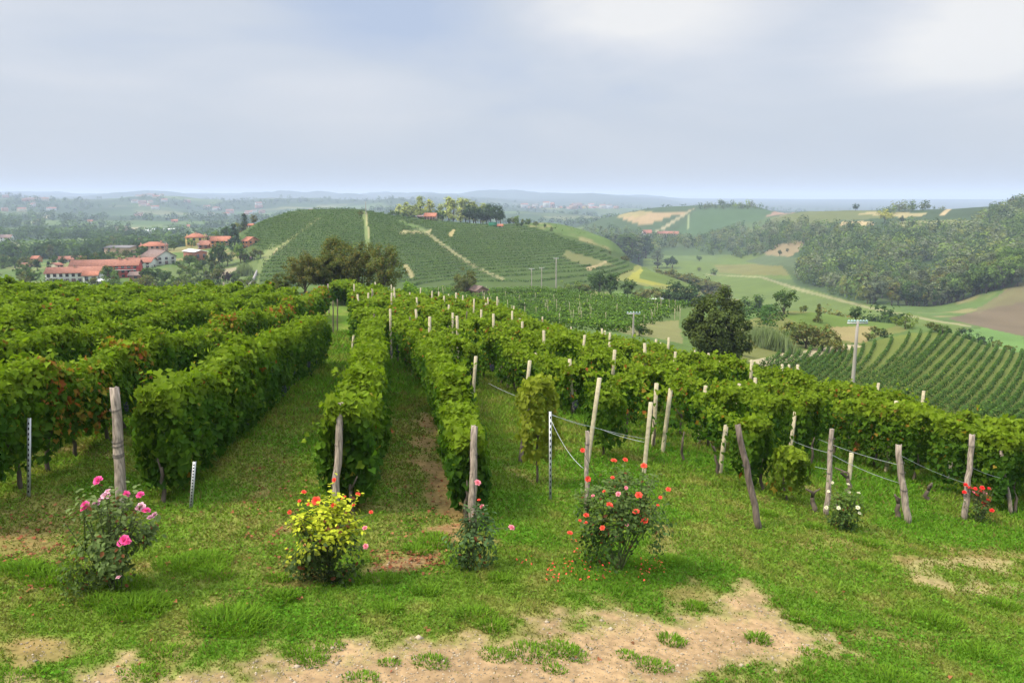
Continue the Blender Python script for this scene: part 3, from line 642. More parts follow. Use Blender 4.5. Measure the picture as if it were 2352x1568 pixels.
# ---------------------------------------------------------------- near vineyard: posts, rows, wires
PROBE = {}
def post(px_top, px_base, label, group=None, kind='wood', dia=.13, ties=2, cat='post', seed=0, base=None):
    b = P(*px_base) if base is None else base
    t_ = lift(px_top[0], px_top[1], b)
    return post3(b, t_, label, group, kind, dia, ties, seed)
def post3(b, t_, label, group, kind, dia, ties, seed=0):
    q = np.random.default_rng(seed+77); b = np.array(b); t_ = np.array(t_)
    nm = {'wood': 'wooden_post', 'dark': 'wooden_post', 'concrete': 'concrete_post', 'metal': 'metal_post'}[kind]
    o = thing(nm, b, label, 'post', group)
    axis = t_-b; H = np.linalg.norm(axis); n = 9; f = np.linspace(-.05, 1, n)
    if kind in ('wood', 'dark'):
        path = axis[None]*f[:, None]; path[1:-1] += q.normal(0, .012, (n-2, 3))
        sides = 11; V, F_ = tubes([path], [dia/2*(1.06-.16*f+q.normal(0, .02, n))], sides)
        ang = q.normal(0, .06, sides); ring = V[:n*sides].reshape(n, sides, 3)
        ring += (ring-path[:, None])*ang[None, :, None]
        ring[-1, :, 2] += q.normal(0, .012, sides)
        mk('shaft', V, F_, M_WOOD if kind == 'wood' else M_WOOD2, None, o)
        for k in range(ties):
            h = q.uniform(.22, .9); th = np.linspace(0, 2*math.pi, 15); c = axis*h; rr = dia/2*1.04
            ps = np.stack([c[0]+rr*np.cos(th), c[1]+rr*np.sin(th), c[2]+.012*np.sin(th)], -1)
            V, F_ = tubes([ps, ps+[0, 0, .016]], [.004, .004], 4); mk('wire_tie', V, F_, M_RWIRE, None, o)
    elif kind == 'concrete':
        s = dia/2; zs = np.linspace(-.05, 1, 4); tw = q.uniform(0, 1.5)
        V = []
        for z in zs:
            for a in range(4):
                for da in (-.2, .2):
                    an = a*math.pi/2+math.pi/4+da+tw; V.append(axis*z+np.array([math.cos(an), math.sin(an), 0])*s*1.35)
        V = np.array(V); i = np.arange(32).reshape(4, 8); j = np.roll(i, -1, 1)
        Fq = np.stack([i[:-1], j[:-1], j[1:], i[1:]], -1).reshape(-1, 4)
        mk('shaft', V, [Fq, i[-1:][:, :]], M_CONC, None, o)
    else:
        a = .028; w = .05
        parts = []
        for (x0, x1, y0, y1) in ((-w/2, w/2, -.002, .002), (-w/2, -w/2+.004, .0025, a), (w/2-.004, w/2, .0025, a)):
            Vb, Fb = box(x0, x1, y0, y1, -.05, 1.0); Vb = np.stack([Vb[:, 0]+axis[0]*Vb[:, 2], Vb[:, 1]+axis[1]*Vb[:, 2], axis[2]*Vb[:, 2]], -1); parts.append((Vb, Fb))
        mk('shaft', *join(parts), M_GALV, None, o)
        parts = []
        for k in range(14):
            Vb, Fb = box(-.011, .011, -.005, -.0022, .06+k*.066, .06+k*.066+.03); Vb = np.stack([Vb[:, 0]+axis[0]*Vb[:, 2], Vb[:, 1]+axis[1]*Vb[:, 2], axis[2]*Vb[:, 2]], -1); parts.append((Vb, Fb))
        mk('slots', *join(parts), M_HOLE, None, o)
    return o

HL, HR = math.radians(-6.2), math.radians(-10)
PL1 = P(352, 1176); PM1 = P(770, 1190); PM2 = P(1083, 1200)
perp = lambda h: np.array([math.cos(h), -math.sin(h)])
def rowline(p, hdg, s0, s1, bend=0.0):
    s = np.linspace(s0, s1, 30); x = p[0]+math.sin(hdg)*s; y = p[1]+math.cos(hdg)*s
    k = ((s-s0)/max(1, s1-s0))**2*bend
    return np.stack([x+k*math.cos(hdg), y-k*math.sin(hdg)], -1)
def crest_d(px): return np.interp(px, [0, 900, 1100, 1250, 1400, 1500, 1700, 1850, 2000, 2150, 2352, 2700], [74, 70, 66, 59, 53, 52, 48.5, 45.5, 41.5, 37.5, 33, 31])
def trimmed(line):
    d = np.hypot(line[:, 0], line[:, 1]); c = CX+1831*line[:, 0]/np.maximum(line[:, 1], 1); m = d < crest_d(c)+1.5
    return line[m]
# left block
e1 = P(738, 836)
tag_l = 'tall vine rows left of the grass alley'
l1 = rowline(PL1, math.atan2(e1[0]-PL1[0], e1[1]-PL1[1]), .45, math.hypot(e1[0]-PL1[0], e1[1]-PL1[1]))
vine_row(l1, 'tall vine row running back from the thick wooden post beside the pink roses', tag_l, 1, .26, 1.76, .85, lump=.95, trunks=1.15, ngr=16, autumn=.015)
hd1 = math.atan2(e1[0]-PL1[0], e1[1]-PL1[1])
for k in range(1, 15):
    off = PL1[:2]-perp(hd1)*2.55*k
    end_y = 56.5 if k < 3 else 60+k*.5
    s1 = end_y-off[1]
    s0 = -1.5 if k == 1 else (2 if k < 4 else 6)
    ln = rowline(off, hd1, s0, s1, bend=-.9 if k == 1 else -.6)
    c = CX+1831*ln[:, 0]/ln[:, 1]; ln = ln[c > -330]
    if len(ln) < 3: continue
    lab = ('vine row with yellowing and reddish leaves, directly left of the row behind the pink roses' if k == 1 else
           f'tall vine row left of the grass alley, {ordn(k+1)} row counting left from the alley')
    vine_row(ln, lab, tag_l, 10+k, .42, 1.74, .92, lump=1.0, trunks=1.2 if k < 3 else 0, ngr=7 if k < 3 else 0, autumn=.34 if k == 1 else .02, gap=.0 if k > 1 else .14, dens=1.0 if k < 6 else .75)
for k in range(3):
    b = at(770+14*k, 700, 70+k); vine_row(rowline(b, math.radians(-10), 0, 9), f'short dark vine row closing the far end of the grass alley, {ordn(k+1)} from the left', 'short rows beyond the grass alley', 300+k, .5, 1.7, 1.0)
# two rows in the middle
def rowpx(pts): return np.array([P(*q)[:2] for q in pts])
lm1 = rowpx([(797, 1180), (828, 1100), (845, 1000), (856, 920), (856, 860), (852, 822)])
vine_row(lm1, 'dark leafy vine row behind the yellow-leaved rose bush', 'two rows in the middle of the lawn', 40, .14, 1.60, .92, lump=1.0, trunks=1.2, ngr=4, young=1.0)
lm2 = rowpx([(1080, 1192), (1060, 1110), (1040, 1030), (1015, 955), (985, 890), (968, 868)])
vine_row(lm2, 'dark leafy vine row behind the slim pink climbing rose', 'two rows in the middle of the lawn', 41, .20, 1.54, .66, lump=1.0, trunks=1.2, ngr=4, young=1.0)
# right block: rows slant across the slope and end at the grass alley
rg = 'sprawling vine rows on the slope right of the lawn'
HRB = math.radians(-27.5); RR = {}
pr, fw = np.array([math.cos(HRB), -math.sin(HRB)]), np.array([math.sin(HRB), math.cos(HRB)])
aA, aB = P(815, 806)[:2], at(800, 700, 62)[:2]
R0 = P(1744, 1213)[:2]; u0 = float(R0 @ pr)
vstart = [float(P(1078, 906)[:2] @ fw), float(P(1822, 1130)[:2] @ fw), float(P(1965, 1085)[:2] @ fw), float(P(2240, 1095)[:2] @ fw), 10.5, 9.5, 8, 7, 6, 6, 6, 6, 6]
for k in range(13):
    ln = np.array([pr*(u0+2.13*k)+fw*v for v in np.arange(vstart[k], 85, .5)])
    ax = aA[0]+(aB[0]-aA[0])*(ln[:, 1]-aA[1])/(aB[1]-aA[1]); ln = ln[(ln[:, 0] > ax+.3) | (ln[:, 1] < aA[1]-3)]
    ln = trimmed(ln); c = CX+1831*ln[:, 0]/np.maximum(ln[:, 1], 1); ln = ln[c < 3100]
    if len(ln) < 4: continue
    RR[k] = ln
    side = 'next to the open lawn' if k == 0 else f'{ordn(k+1)} row counting away from the open lawn'
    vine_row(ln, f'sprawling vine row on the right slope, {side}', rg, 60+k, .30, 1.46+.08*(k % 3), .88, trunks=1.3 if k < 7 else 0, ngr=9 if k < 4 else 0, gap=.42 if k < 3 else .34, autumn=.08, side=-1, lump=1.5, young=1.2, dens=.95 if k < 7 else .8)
# single vines standing alone in the sparse row
def lone_vine(px_b, h, w, label, seed, autumn=0., young=.6, hd=HR, yel=0.):
    b = P(*px_b); t = thing('grapevine', b, label, 'grapevine', 'lone vines in the gappy row')
    ln = np.array([[b[0]-w/2*math.sin(hd), b[1]-w/2*math.cos(hd)], [b[0]+w/2*math.sin(hd), b[1]+w/2*math.cos(hd)]])
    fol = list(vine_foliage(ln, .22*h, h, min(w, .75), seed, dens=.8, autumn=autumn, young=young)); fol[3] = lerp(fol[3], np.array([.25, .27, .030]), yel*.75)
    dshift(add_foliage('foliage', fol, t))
    V, F_ = trunk_mesh(b[0], b[1], h*.6, .025, seed); dshift(mk('trunk', V, F_, M_BARK, None, t, smooth=True))
lone_vine((1238, 1110), 1.95, .75, 'thin yellowing vine climbing between a dark leaning post and a slotted metal post', 501, .2, 1.5, yel=.8)
lone_vine((1385, 1045), 1.62, 1.15, 'bushy lone vine hanging on wires left of the tall free-standing pale post', 502, hd=HRB, young=.9)
lone_vine((1812, 1150), 1.05, .8, 'straggly low vine at the near end of a row beside the dark leaning post', 503, .3, 1.0, yel=.25)
lone_vine((1205, 975), 1.0, .4, 'small yellow vine shoot in front of the close pair of pale posts', 504, .4, 1.3, yel=1.0)
# dry stumps
def stump(px_b, h, label, seed):
    b = P(*px_b); q = np.random.default_rng(seed); o = thing('vine_stump', b, label, 'stump', 'bare vine stumps under the wires')
    n = 6; t = np.linspace(0, 1, n); p = np.stack([np.cumsum(q.normal(0, .03, n)), np.cumsum(q.normal(0, .03, n)), -.05+t*h], -1)
    ks = [p] + [np.array([p[-1], p[-1]+[q.normal(0, .08), q.normal(0, .06), .12], p[-1]+[q.normal(0, .16), q.normal(0, .1), .2]]) for _ in range(2)]
    mk('trunk', *tubes(ks, [.055*(1.2-.45*t), [.04, .03, .015], [.035, .025, .012]], 7), M_BARK, None, o, smooth=True)
stump((2058, 1190), .38, 'black gnarled vine stump left of the leaning grey post', 1)
stump((2132, 1152), .34, 'forked dark vine stump on the grass right of the leaning grey post', 2)
stump((1868, 1172), .36, 'small dark vine stump left of the post with white roses', 3)
stump((1945, 1132), .42, 'low leafless vine stump behind the white rose bush', 4)

# hand-placed posts
G_W = 'weathered wooden end posts'
post((262, 890), (281, 1172), 'thick weathered wooden post behind the pink rose bush', G_W, 'wood', .165, 5, seed=1)
post((783, 925), (769, 1190), 'crooked weathered wooden post behind the yellow-leaved rose bush', G_W, 'wood', .125, 3, seed=2)
post((1090, 978), (1084, 1205), 'split grey wooden post with a pink rose climbing it', G_W, 'wood', .125, 3, seed=3)
post((1219, 880), (1194, 1062), 'dark thin wooden post leaning beside the yellowing vine', G_W, 'dark', .10, 1, seed=4)
post((1264, 945), (1264, 1147), 'slotted galvanised metal post standing in the lawn', 'metal posts', 'metal')
post((1694, 975), (1744, 1213), 'dark wooden post leaning to the left in open grass', G_W, 'dark', .125, 1, seed=6)
post((1911, 985), (1898, 1182), 'grey wooden post beside the white rose bush', G_W, 'wood', .11, 4, seed=7)
post((2064, 1022), (2085, 1200), 'stout grey wooden post leaning left with wires, between white and red roses', G_W, 'wood', .14, 3, seed=8)
post((2233, 998), (2216, 1192), 'dark grey wooden post beside the small red rose bush', G_W, 'wood', .13, 3, seed=9)
post((2299, 1035), (2322, 1180), 'thin bent grey wooden post right of the small red rose bush', G_W, 'wood', .095, 3, seed=10)
post((1349, 990), (1347, 1180), 'short grey wooden stake behind the large orange-red rose bush', G_W, 'wood', .085, 1, seed=11)
post((66, 960), (65, 1142), 'galvanised metal stake under the yellowing row near the left edge', 'metal posts', 'metal')
post((446, 1060), (438, 1166), 'metal stake showing under the first tall vine row', 'metal posts', 'metal')
G_C = 'pale concrete posts'
for i, (a, b_, lb) in enumerate([((1093, 818), (1086, 912), 'pale concrete post at the near end of the canopy above the lone yellowing vine'),
    ((1231, 810), (1222, 905), 'taller pale concrete post of the close pair above the yellowing vine'), ((1217, 828), (1203, 952), 'shorter pale concrete post of the close pair above the yellowing vine'),
    ((1377, 868), (1350, 1062), 'pale concrete post inside the bushy lone vine'), ((1495, 924), (1479, 1086), 'tall pale concrete post standing free behind the orange-red roses'),
    ((1508, 880), (1500, 1022), 'pale concrete post just behind the tall free-standing one'), ((1668, 976), (1653, 1088), 'pale concrete post left of the dark leaning post'),
    ((1817, 915), (1806, 1000), 'rear pale concrete post of the pair left of the white rose bush'), ((1827, 945), (1811, 1062), 'front pale concrete post of the pair left of the white rose bush'),
    ((1956, 1040), (1950, 1102), 'short pale concrete post under the canopy behind the white roses'), ((812, 770), (809, 806), 'small pale concrete post at the far end of the first middle row'),
    ((2183, 1060), (2179, 1105), 'short pale concrete post under the canopy left of the red roses')]):
    post(a, b_, lb, G_C, 'concrete', .085, 0, seed=20+i)
# posts along the rows of the right block
q = np.random.default_rng(4)
for k, ln in RR.items():
    pts, s = resample(ln, .5); n = 0
    for sv in np.arange(2.5+q.uniform(0, 2), s[-1], 4.6):
        i = min(len(pts)-1, int(sv/.5)); x, y = pts[i]; z = float(ground(x, y)); n += 1
        h = q.uniform(1.95, 2.35) if q.random() < .75 else 1.7
        post3((x, y, z), (x+q.normal(.02, .09), y+q.normal(0, .09), z+h+.05), f'pale concrete post, {ordn(n)} from the near end of the {ordn(k+1)} right-hand row', G_C, 'concrete', .085, 0, seed=200+k*20+n)
for k, (px, py) in enumerate([(765, 742), (775, 735), (858, 755), (940, 760), (1070, 735)]):
    b = P(px, py+ (25 if k < 2 else 60)); post3(b, b+np.array([.08, 0, 1.9]), f'dark thin post near the far end of the alley, {ordn(k+1)} from the left', 'thin posts by the alley end', 'dark', .07, 0, seed=600+k)
for k, (px, d) in enumerate([(755, 60), (855, 56), (517, 62), (1225, 66)]):
    b = at(px, 700, d); post3(b, b+np.array([0, 0, 2.25]), f'wooden post poking out of the left rows, {ordn(k+1)} of four', 'posts poking out of the left canopy', 'wood', .10, 0, seed=640+k)
# wires
def wire(p, q_, sag, label, seed=0):
    t = np.linspace(0, 1, 14); pts = np.asarray(p)[None]*(1-t[:, None])+np.asarray(q_)[None]*t[:, None]; pts[:, 2] -= sag*4*t*(1-t)
    o = mk('trellis_wire', *tubes([pts], [.0045], 4), M_WIRE, None); tag(o, label, 'wire', 'trellis wires')
def wpx(a, b, da, db, sag, label):
    """wire between two seen points standing at the depths of two ground points"""
    wire(lift(a[0], a[1], P(*da)), lift(b[0], b[1], P(*db)), sag, label)
wpx((1905, 1040), (1812, 1008), (1898, 1182), (1811, 1062), .03, 'upper trellis wire left of the white rose bush')
wpx((1903, 1078), (1812, 1052), (1898, 1182), (1811, 1062), .03, 'lower trellis wire left of the white rose bush')
wpx((2070, 1110), (1909, 1043), (2085, 1200), (1898, 1182), .05, 'lower trellis wire between the white rose post and the stout leaning post')
wpx((2068, 1068), (1880, 1008), (2085, 1200), (1811, 1062), .05, 'upper trellis wire running left from the stout leaning post')
wpx((2228, 1112), (2068, 1045), (2216, 1192), (2085, 1200), .05, 'trellis wire from the stout leaning post to the red rose post')
wpx((2312, 1100), (2226, 1070), (2322, 1180), (2216, 1192), .04, 'trellis wire between the red rose post and the bent thin post')
wpx((1485, 1008), (1264, 952), (1479, 1086), (1264, 1147), .04, 'upper trellis wire right of the slotted metal post')
wpx((1345, 978), (1264, 950), (1350, 1062), (1264, 1147), .02, 'short trellis wire from the slotted metal post to the lone vine')
wpx((1340, 1075), (1266, 965), (1347, 1180), (1264, 1147), .12, 'slack wire curving down from the slotted metal post')
wpx((1215, 920), (1122, 880), (1203, 952), (1086, 912), .03, 'trellis wire left of the close pair of pale posts')
wpx((1480, 1015), (1380, 985), (1479, 1086), (1350, 1062), .03, 'trellis wire between the lone vine and the tall free-standing post')

# ---------------------------------------------------------------- roses
def bloom_mesh(name, col, seed):
    q = np.random.default_rng(seed); Vs, Fs, Cs = [], [], []; n = 0
    for ring, (cnt, tilt, rad, sz) in enumerate([(6, .25, .35, .75), (6, .75, .28, .65), (5, 1.1, .16, .55), (3, 1.4, .05, .42)]):
        for k in range(cnt):
            a = 2*math.pi*k/cnt+ring*.5+q.normal(0, .15); ca, sa = math.cos(a), math.sin(a)
            out = np.array([ca, sa, 0]); tan = np.array([-sa, ca, 0]); tl = tilt+q.normal(0, .1)
            d = out*math.cos(tl)+np.array([0, 0, 1])*math.sin(tl); nn = -out*math.sin(tl)+np.array([0, 0, 1])*math.cos(tl); b = out*rad*.3
            T = np.array([[0, 0, 0], [.42, .35, .08], [.40, .8, -.05], [0, 1, -.15], [-.40, .8, -.05], [-.42, .35, .08]])*sz
            V = b+T[:, :1]*tan+T[:, 1:2]*d+T[:, 2:]*nn; Vs.append(V); Fs.append(np.array([[0, 1, 2, 3], [0, 3, 4, 5]])+n); n += 6
            Cs.append(np.tile(np.array(col)*(q.uniform(.75, 1.15)), (6, 1)))
    return np.concatenate(Vs), np.concatenate(Fs), np.concatenate(Cs)
BLOOMS = {}
def rose(px_base, width, top_py, blooms, lcol, label, seed, nleaf=1500, top_col=None, split=.5, narrow=0, leafsz=.055, low=.0, extra=(), group='rose bushes at the row ends', sparse_top=.0):
    q = np.random.default_rng(seed); b = P(*px_base); dep = b[1]*CP-b[2]*SP; mpp = dep/F
    W = width*mpp; H = abs(lift(px_base[0], top_py, b)[2]-b[2])*1.0
    t = thing('rose_bush', b, label, 'rose bush', group)
    right = np.array([1., 0, 0]); toward = np.array([0, -1., 0])
    pts = []; stems = []
    nst = 7 if narrow else 14
    for k in range(nst):
        a = q.uniform(0, 2*math.pi); rr = math.sqrt(q.random())*(.35 if narrow else .5)*W
        tip = np.array([rr*math.cos(a), rr*math.sin(a)*.8, H*q.uniform(.62, 1.0)]); mid = tip*np.array([.45, .45, .5])+q.normal(0, .03, 3)
        base = np.array([q.normal(0, .05), q.normal(0, .05), -.05]); tt = np.linspace(0, 1, 8)[:, None]
        stems.append((1-tt)**2*base+2*tt*(1-tt)*mid+tt**2*tip)
    # bloom positions
    bl = []
    for (bx, by, sz, key) in blooms:
        p = lift(bx, by, b-np.array([0, W*(q.uniform(.40, .52) if by > top_py+45 else q.uniform(0, .3)), 0]))-b
        bl.append((p, sz*mpp/2, key))
        src = stems[q.integers(nst)][4]; tt = np.linspace(0, 1, 6)[:, None]
        m = (src+p)/2+np.array([0, 0, .05]); stems.append((1-tt)**2*src+2*tt*(1-tt)*m+tt**2*(p-[0, 0, .01]))
    mk('stem', *tubes(stems, [np.linspace(.009, .0035, len(s_)) for s_ in stems], 5), mat_attr_stem(), None, t)
    # foliage: clumps on an uneven egg, plus leaves along the stems
    ncl = 46 if not narrow else 24; cl = []
    for k in range(ncl):
        v = q.normal(0, 1, 3); v /= np.linalg.norm(v); f = q.random()**.35
        z = H*(.05+.86*q.random()); f = max(f, .35); env = math.sin(math.pi*min(.97, max(.12, z/H*.72+.24)))**.6
        cl.append((np.array([v[0]*f*W*.56*env, v[1]*f*W*.46*env, max(.06, z)]), q.uniform(.10, .19)*(H/1.0)**.5, q.normal(0, 1)))
    N = nleaf; ci = q.integers(0, ncl, N); cen = np.array([c[0] for c in cl])[ci]; cr = np.array([c[1] for c in cl])[ci]; cv = np.array([c[2] for c in cl])[ci]
    v = nrm(q.normal(0, 1, (N, 3))); pos = cen+v*(cr*q.random(N)**.4)[:, None]
    sl = np.concatenate([s_[2:] for s_ in stems]); m = max(40, N//7); ps = sl[q.integers(0, len(sl), m)]+q.normal(0, .035, (m, 3))
    pos = np.concatenate([pos, ps]); cv = np.concatenate([cv, q.normal(0, 1, m)]); pos[:, 2] = np.maximum(pos[:, 2], .03)
    nor = nrm(pos-np.array([0, 0, H*.4]))+np.array([0, 0, .55])+q.normal(0, .45, pos.shape)
    n = len(pos); c = np.tile(np.array(lcol), (n, 1))*(np.clip(1+.22*cv, .55, 1.5)*q.uniform(.75, 1.25, n))[:, None]
    if top_col is not None:
        w = sstep(split-.12, split+.12, pos[:, 2]/H+q.normal(0, .12, n)+.10*cv*.4); c = lerp(c, np.array(top_col)*q.uniform(.7, 1.2, (n, 1)), w[:, None])
    rd = q.random(n) < .05; c[rd] = np.array([.13, .05, .02])*q.uniform(.7, 1.4, (rd.sum(), 1))
    V, F_, cc = leaves(pos, nor, leafsz*q.uniform(.65, 1.3, n), c, T_OVAL, .8, .7, q)
    mk('foliage', V, F_, M_LEAF, cc, t)
    for p, r_, key in bl:
        colr = {'pink': (.80, .10, .32), 'pale': (.80, .50, .58), 'coral': (.92, .125, .07), 'rosy': (.85, .30, .35), 'white': (.80, .78, .55), 'red': (.80, .045, .04), 'mauve': (.55, .28, .36)}[key]
        if key not in BLOOMS:
            V, F_, cc = bloom_mesh('rose_bloom', colr, 3+len(BLOOMS)); o = mk('rose_bloom', V, F_, M_PETAL, cc, t); BLOOMS[key] = o
        else:
            o = BLOOMS[key].copy(); COL.objects.link(o); o.parent = t
        o.location = p; o.scale = [max(.012, r_*1.15)]*3; o.rotation_euler = (q.uniform(.1, 1.1), q.uniform(-.4, .4), q.uniform(-.6, .6))
    return t
_st = []
def mat_attr_stem():
    if not _st: _st.append(mat_plain('green_stem', (.06, .075, .025), .7, .3, .4, 20))
    return _st[0]
rose((262, 1352), 195, 1105, [(225, 1103, 24, 'pink'), (196, 1160, 22, 'pink'), (192, 1168, 16, 'pink'), (243, 1138, 24, 'pale'), (232, 1148, 22, 'mauve'), (222, 1156, 20, 'mauve'), (249, 1128, 18, 'pale'), (290, 1134, 20, 'pink'), (322, 1136, 20, 'pink'), (325, 1163, 22, 'pale'), (336, 1172, 20, 'pink'), (318, 1166, 16, 'mauve'), (355, 1182, 16, 'mauve'), (345, 1188, 15, 'mauve'), (285, 1240, 26, 'pink'), (278, 1246, 20, 'pink'), (293, 1244, 18, 'pink'), (273, 1325, 15, 'pale')],
     (.105, .155, .045), 'grey-green rose bush with bright pink and faded blooms at the left', 1, 1900, (.14, .19, .06), .6, leafsz=.066)
rose((752, 1332), 185, 1128, [(727, 1150, 24, 'coral'), (698, 1130, 13, 'coral'), (768, 1102, 13, 'coral'), (822, 1135, 13, 'coral'), (790, 1143, 15, 'coral'), (838, 1212, 13, 'rosy'), (840, 1254, 14, 'rosy'), (766, 1160, 13, 'coral'), (665, 1176, 11, 'coral'), (852, 1176, 11, 'coral'), (710, 1157, 12, 'coral'), (812, 1160, 10, 'coral'), (688, 1150, 9, 'coral')],
     (.050, .078, .022), 'rose bush with bright yellow-green upper leaves and small red blooms', 2, 2000, (.42, .46, .03), .55, leafsz=.07)
rose((1085, 1306), 92, 1135, [(1097, 1108, 17, 'rosy'), (1107, 1163, 13, 'rosy'), (1175, 1211, 17, 'rosy'), (1100, 1148, 9, 'coral')], (.060, .105, .036), 'slim dark rose bush with a few pink blooms on the split grey post', 3, 700, None, narrow=1, leafsz=.065)
rose((1420, 1308), 215, 1062, [(1338, 1034, 13, 'coral'), (1410, 1058, 16, 'coral'), (1436, 1056, 14, 'coral'), (1479, 1070, 16, 'coral'), (1350, 1100, 17, 'coral'), (1407, 1097, 11, 'coral'), (1467, 1137, 18, 'coral'), (1400, 1160, 18, 'coral'), (1420, 1134, 13, 'rosy'), (1461, 1175, 17, 'coral'), (1481, 1196, 19, 'coral'), (1346, 1183, 15, 'coral'), (1309, 1224, 14, 'coral'), (1384, 1212, 13, 'coral'), (1535, 1124, 13, 'coral'), (1345, 1200, 10, 'coral'), (1415, 1230, 11, 'rosy'), (1438, 1120, 10, 'rosy'), (1362, 1138, 9, 'rosy'), (1332, 1195, 8, 'coral'), (1517, 1142, 9, 'coral'), (1388, 1128, 9, 'coral'), (1440, 1205, 9, 'rosy'), (1511, 1160, 8, 'coral')],
     (.052, .098, .024), 'largest rose bush covered with orange-red blooms in the centre of the lawn', 4, 2600, (.10, .15, .04), .62, leafsz=.062)
rose((1937, 1213), 78, 1118, [(1948, 1112, 9, 'white'), (1920, 1160, 13, 'white'), (1926, 1166, 10, 'white'), (1903, 1128, 8, 'white'), (1972, 1132, 9, 'white'), (1970, 1165, 11, 'white'), (1974, 1178, 9, 'white'), (1898, 1165, 10, 'white'), (1950, 1130, 9, 'white'), (1912, 1108, 8, 'white')], (.055, .10, .025), 'small rose bush with creamy white blooms beside a grey post', 5, 900, (.10, .16, .03), .5, leafsz=.06)
rose((2250, 1198), 62, 1112, [(2218, 1113, 12, 'red'), (2228, 1120, 11, 'red'), (2240, 1122, 10, 'red'), (2256, 1120, 12, 'red'), (2262, 1132, 11, 'rosy'), (2270, 1148, 10, 'red'), (2260, 1155, 13, 'red'), (2278, 1172, 12, 'red'), (2244, 1136, 9, 'red'), (2215, 1130, 11, 'red'), (2252, 1128, 10, 'red'), (2272, 1122, 10, 'red'), (2236, 1130, 9, 'rosy')], (.055, .095, .025), 'small rose bush dense with tiny red blooms at the far right', 6, 420, (.10, .08, .03), .7, leafsz=.055)

# ---------------------------------------------------------------- turf, fallen leaves, petals, stones
def polar(n, d0, d1, r, pw=0.0):
    d = d0*(d1/d0)**r.random(n) if pw == 0 else d0+(d1-d0)*r.random(n)
    a = r.uniform(math.radians(-46), math.radians(46), n); return d*np.sin(a), d*np.cos(a), d
def build_turf():
    r = np.random.default_rng(91); x, y, d = polar(590000, 6.0, 46, r)
    dm = dirt(x, y); tuft = fbm(x*3.1, y*3.1, 92, 3); keep = r.random(len(x)) > np.clip(sstep(.1, .85, dm)*(.80+.35*fbm(x*7, y*7, 94, 2))-.12*sstep(.64, .76, tuft), 0, .975)
    x, y, d, dm, tuft = x[keep], y[keep], d[keep], dm[keep], tuft[keep]; n = len(x)
    big = .7*sstep(.64, .76, tuft)
    h = (1-.45*np.clip(dm*1.5, 0, 1))*(.018+.0022*d)*r.uniform(.5, 1.5, n)*(1+.8*big)*(1+.5*sstep(16, 25, d)); w = .00125*np.maximum(d, 7)*r.uniform(.6, 1.4, n)
    a = r.uniform(0, 2*math.pi, n); la = r.uniform(0, 2*math.pi, n); ll = h*r.uniform(.3, 1.3, n)
    z = ground(x, y)-.006
    b = np.stack([x, y, z], -1); s = np.stack([np.cos(a)*w, np.sin(a)*w, 0*w], -1); tip = b+np.stack([np.cos(la)*ll, np.sin(la)*ll, h], -1)
    V = np.stack([b-s, b+s, tip], 1).reshape(-1, 3); F_ = np.arange(n*3).reshape(n, 3)
    c = lawn_col(x, y)*1.3; pal = r.random((n, 1))
    c = lerp(c, np.array([.155, .125, .042]), ((pal < .12+.75*np.clip(dm*1.6, 0, 1)[:, None])*.8)); c = lerp(c, np.array([.085, .185, .014]), (big*.15)[:, None])
    c *= r.uniform(.65, 1.35, (n, 1))
    tag(mk('grass', V, F_, M_GRASS, np.repeat(c, 3, 0)), kind='stuff')
    # clover and low weeds
    x, y, d = polar(75000, 6.2, 30, r); dm = dirt(x, y); keep = (fbm(x*1.7+3, y*1.7, 93, 3) > .50) & (dm < .35); x, y, d = x[keep], y[keep], d[keep]; n = len(x)
    pos = np.stack([x, y, ground(x, y)+r.uniform(.005, .05, n)], -1); nor = np.array([0, 0, 1.])+r.normal(0, .45, (n, 3))
    c = lawn_col(x, y)*np.array([1.0, 1.25, 1.0])*r.uniform(.6, 1.5, (n, 1))
    V, F_, cc = leaves(pos, nor, (.016+.0018*d)*r.uniform(.6, 1.5, n), c, T_DIA, 2.0, .2, r)
    tag(mk('clover', V, F_, M_GRASS, cc), kind='stuff')
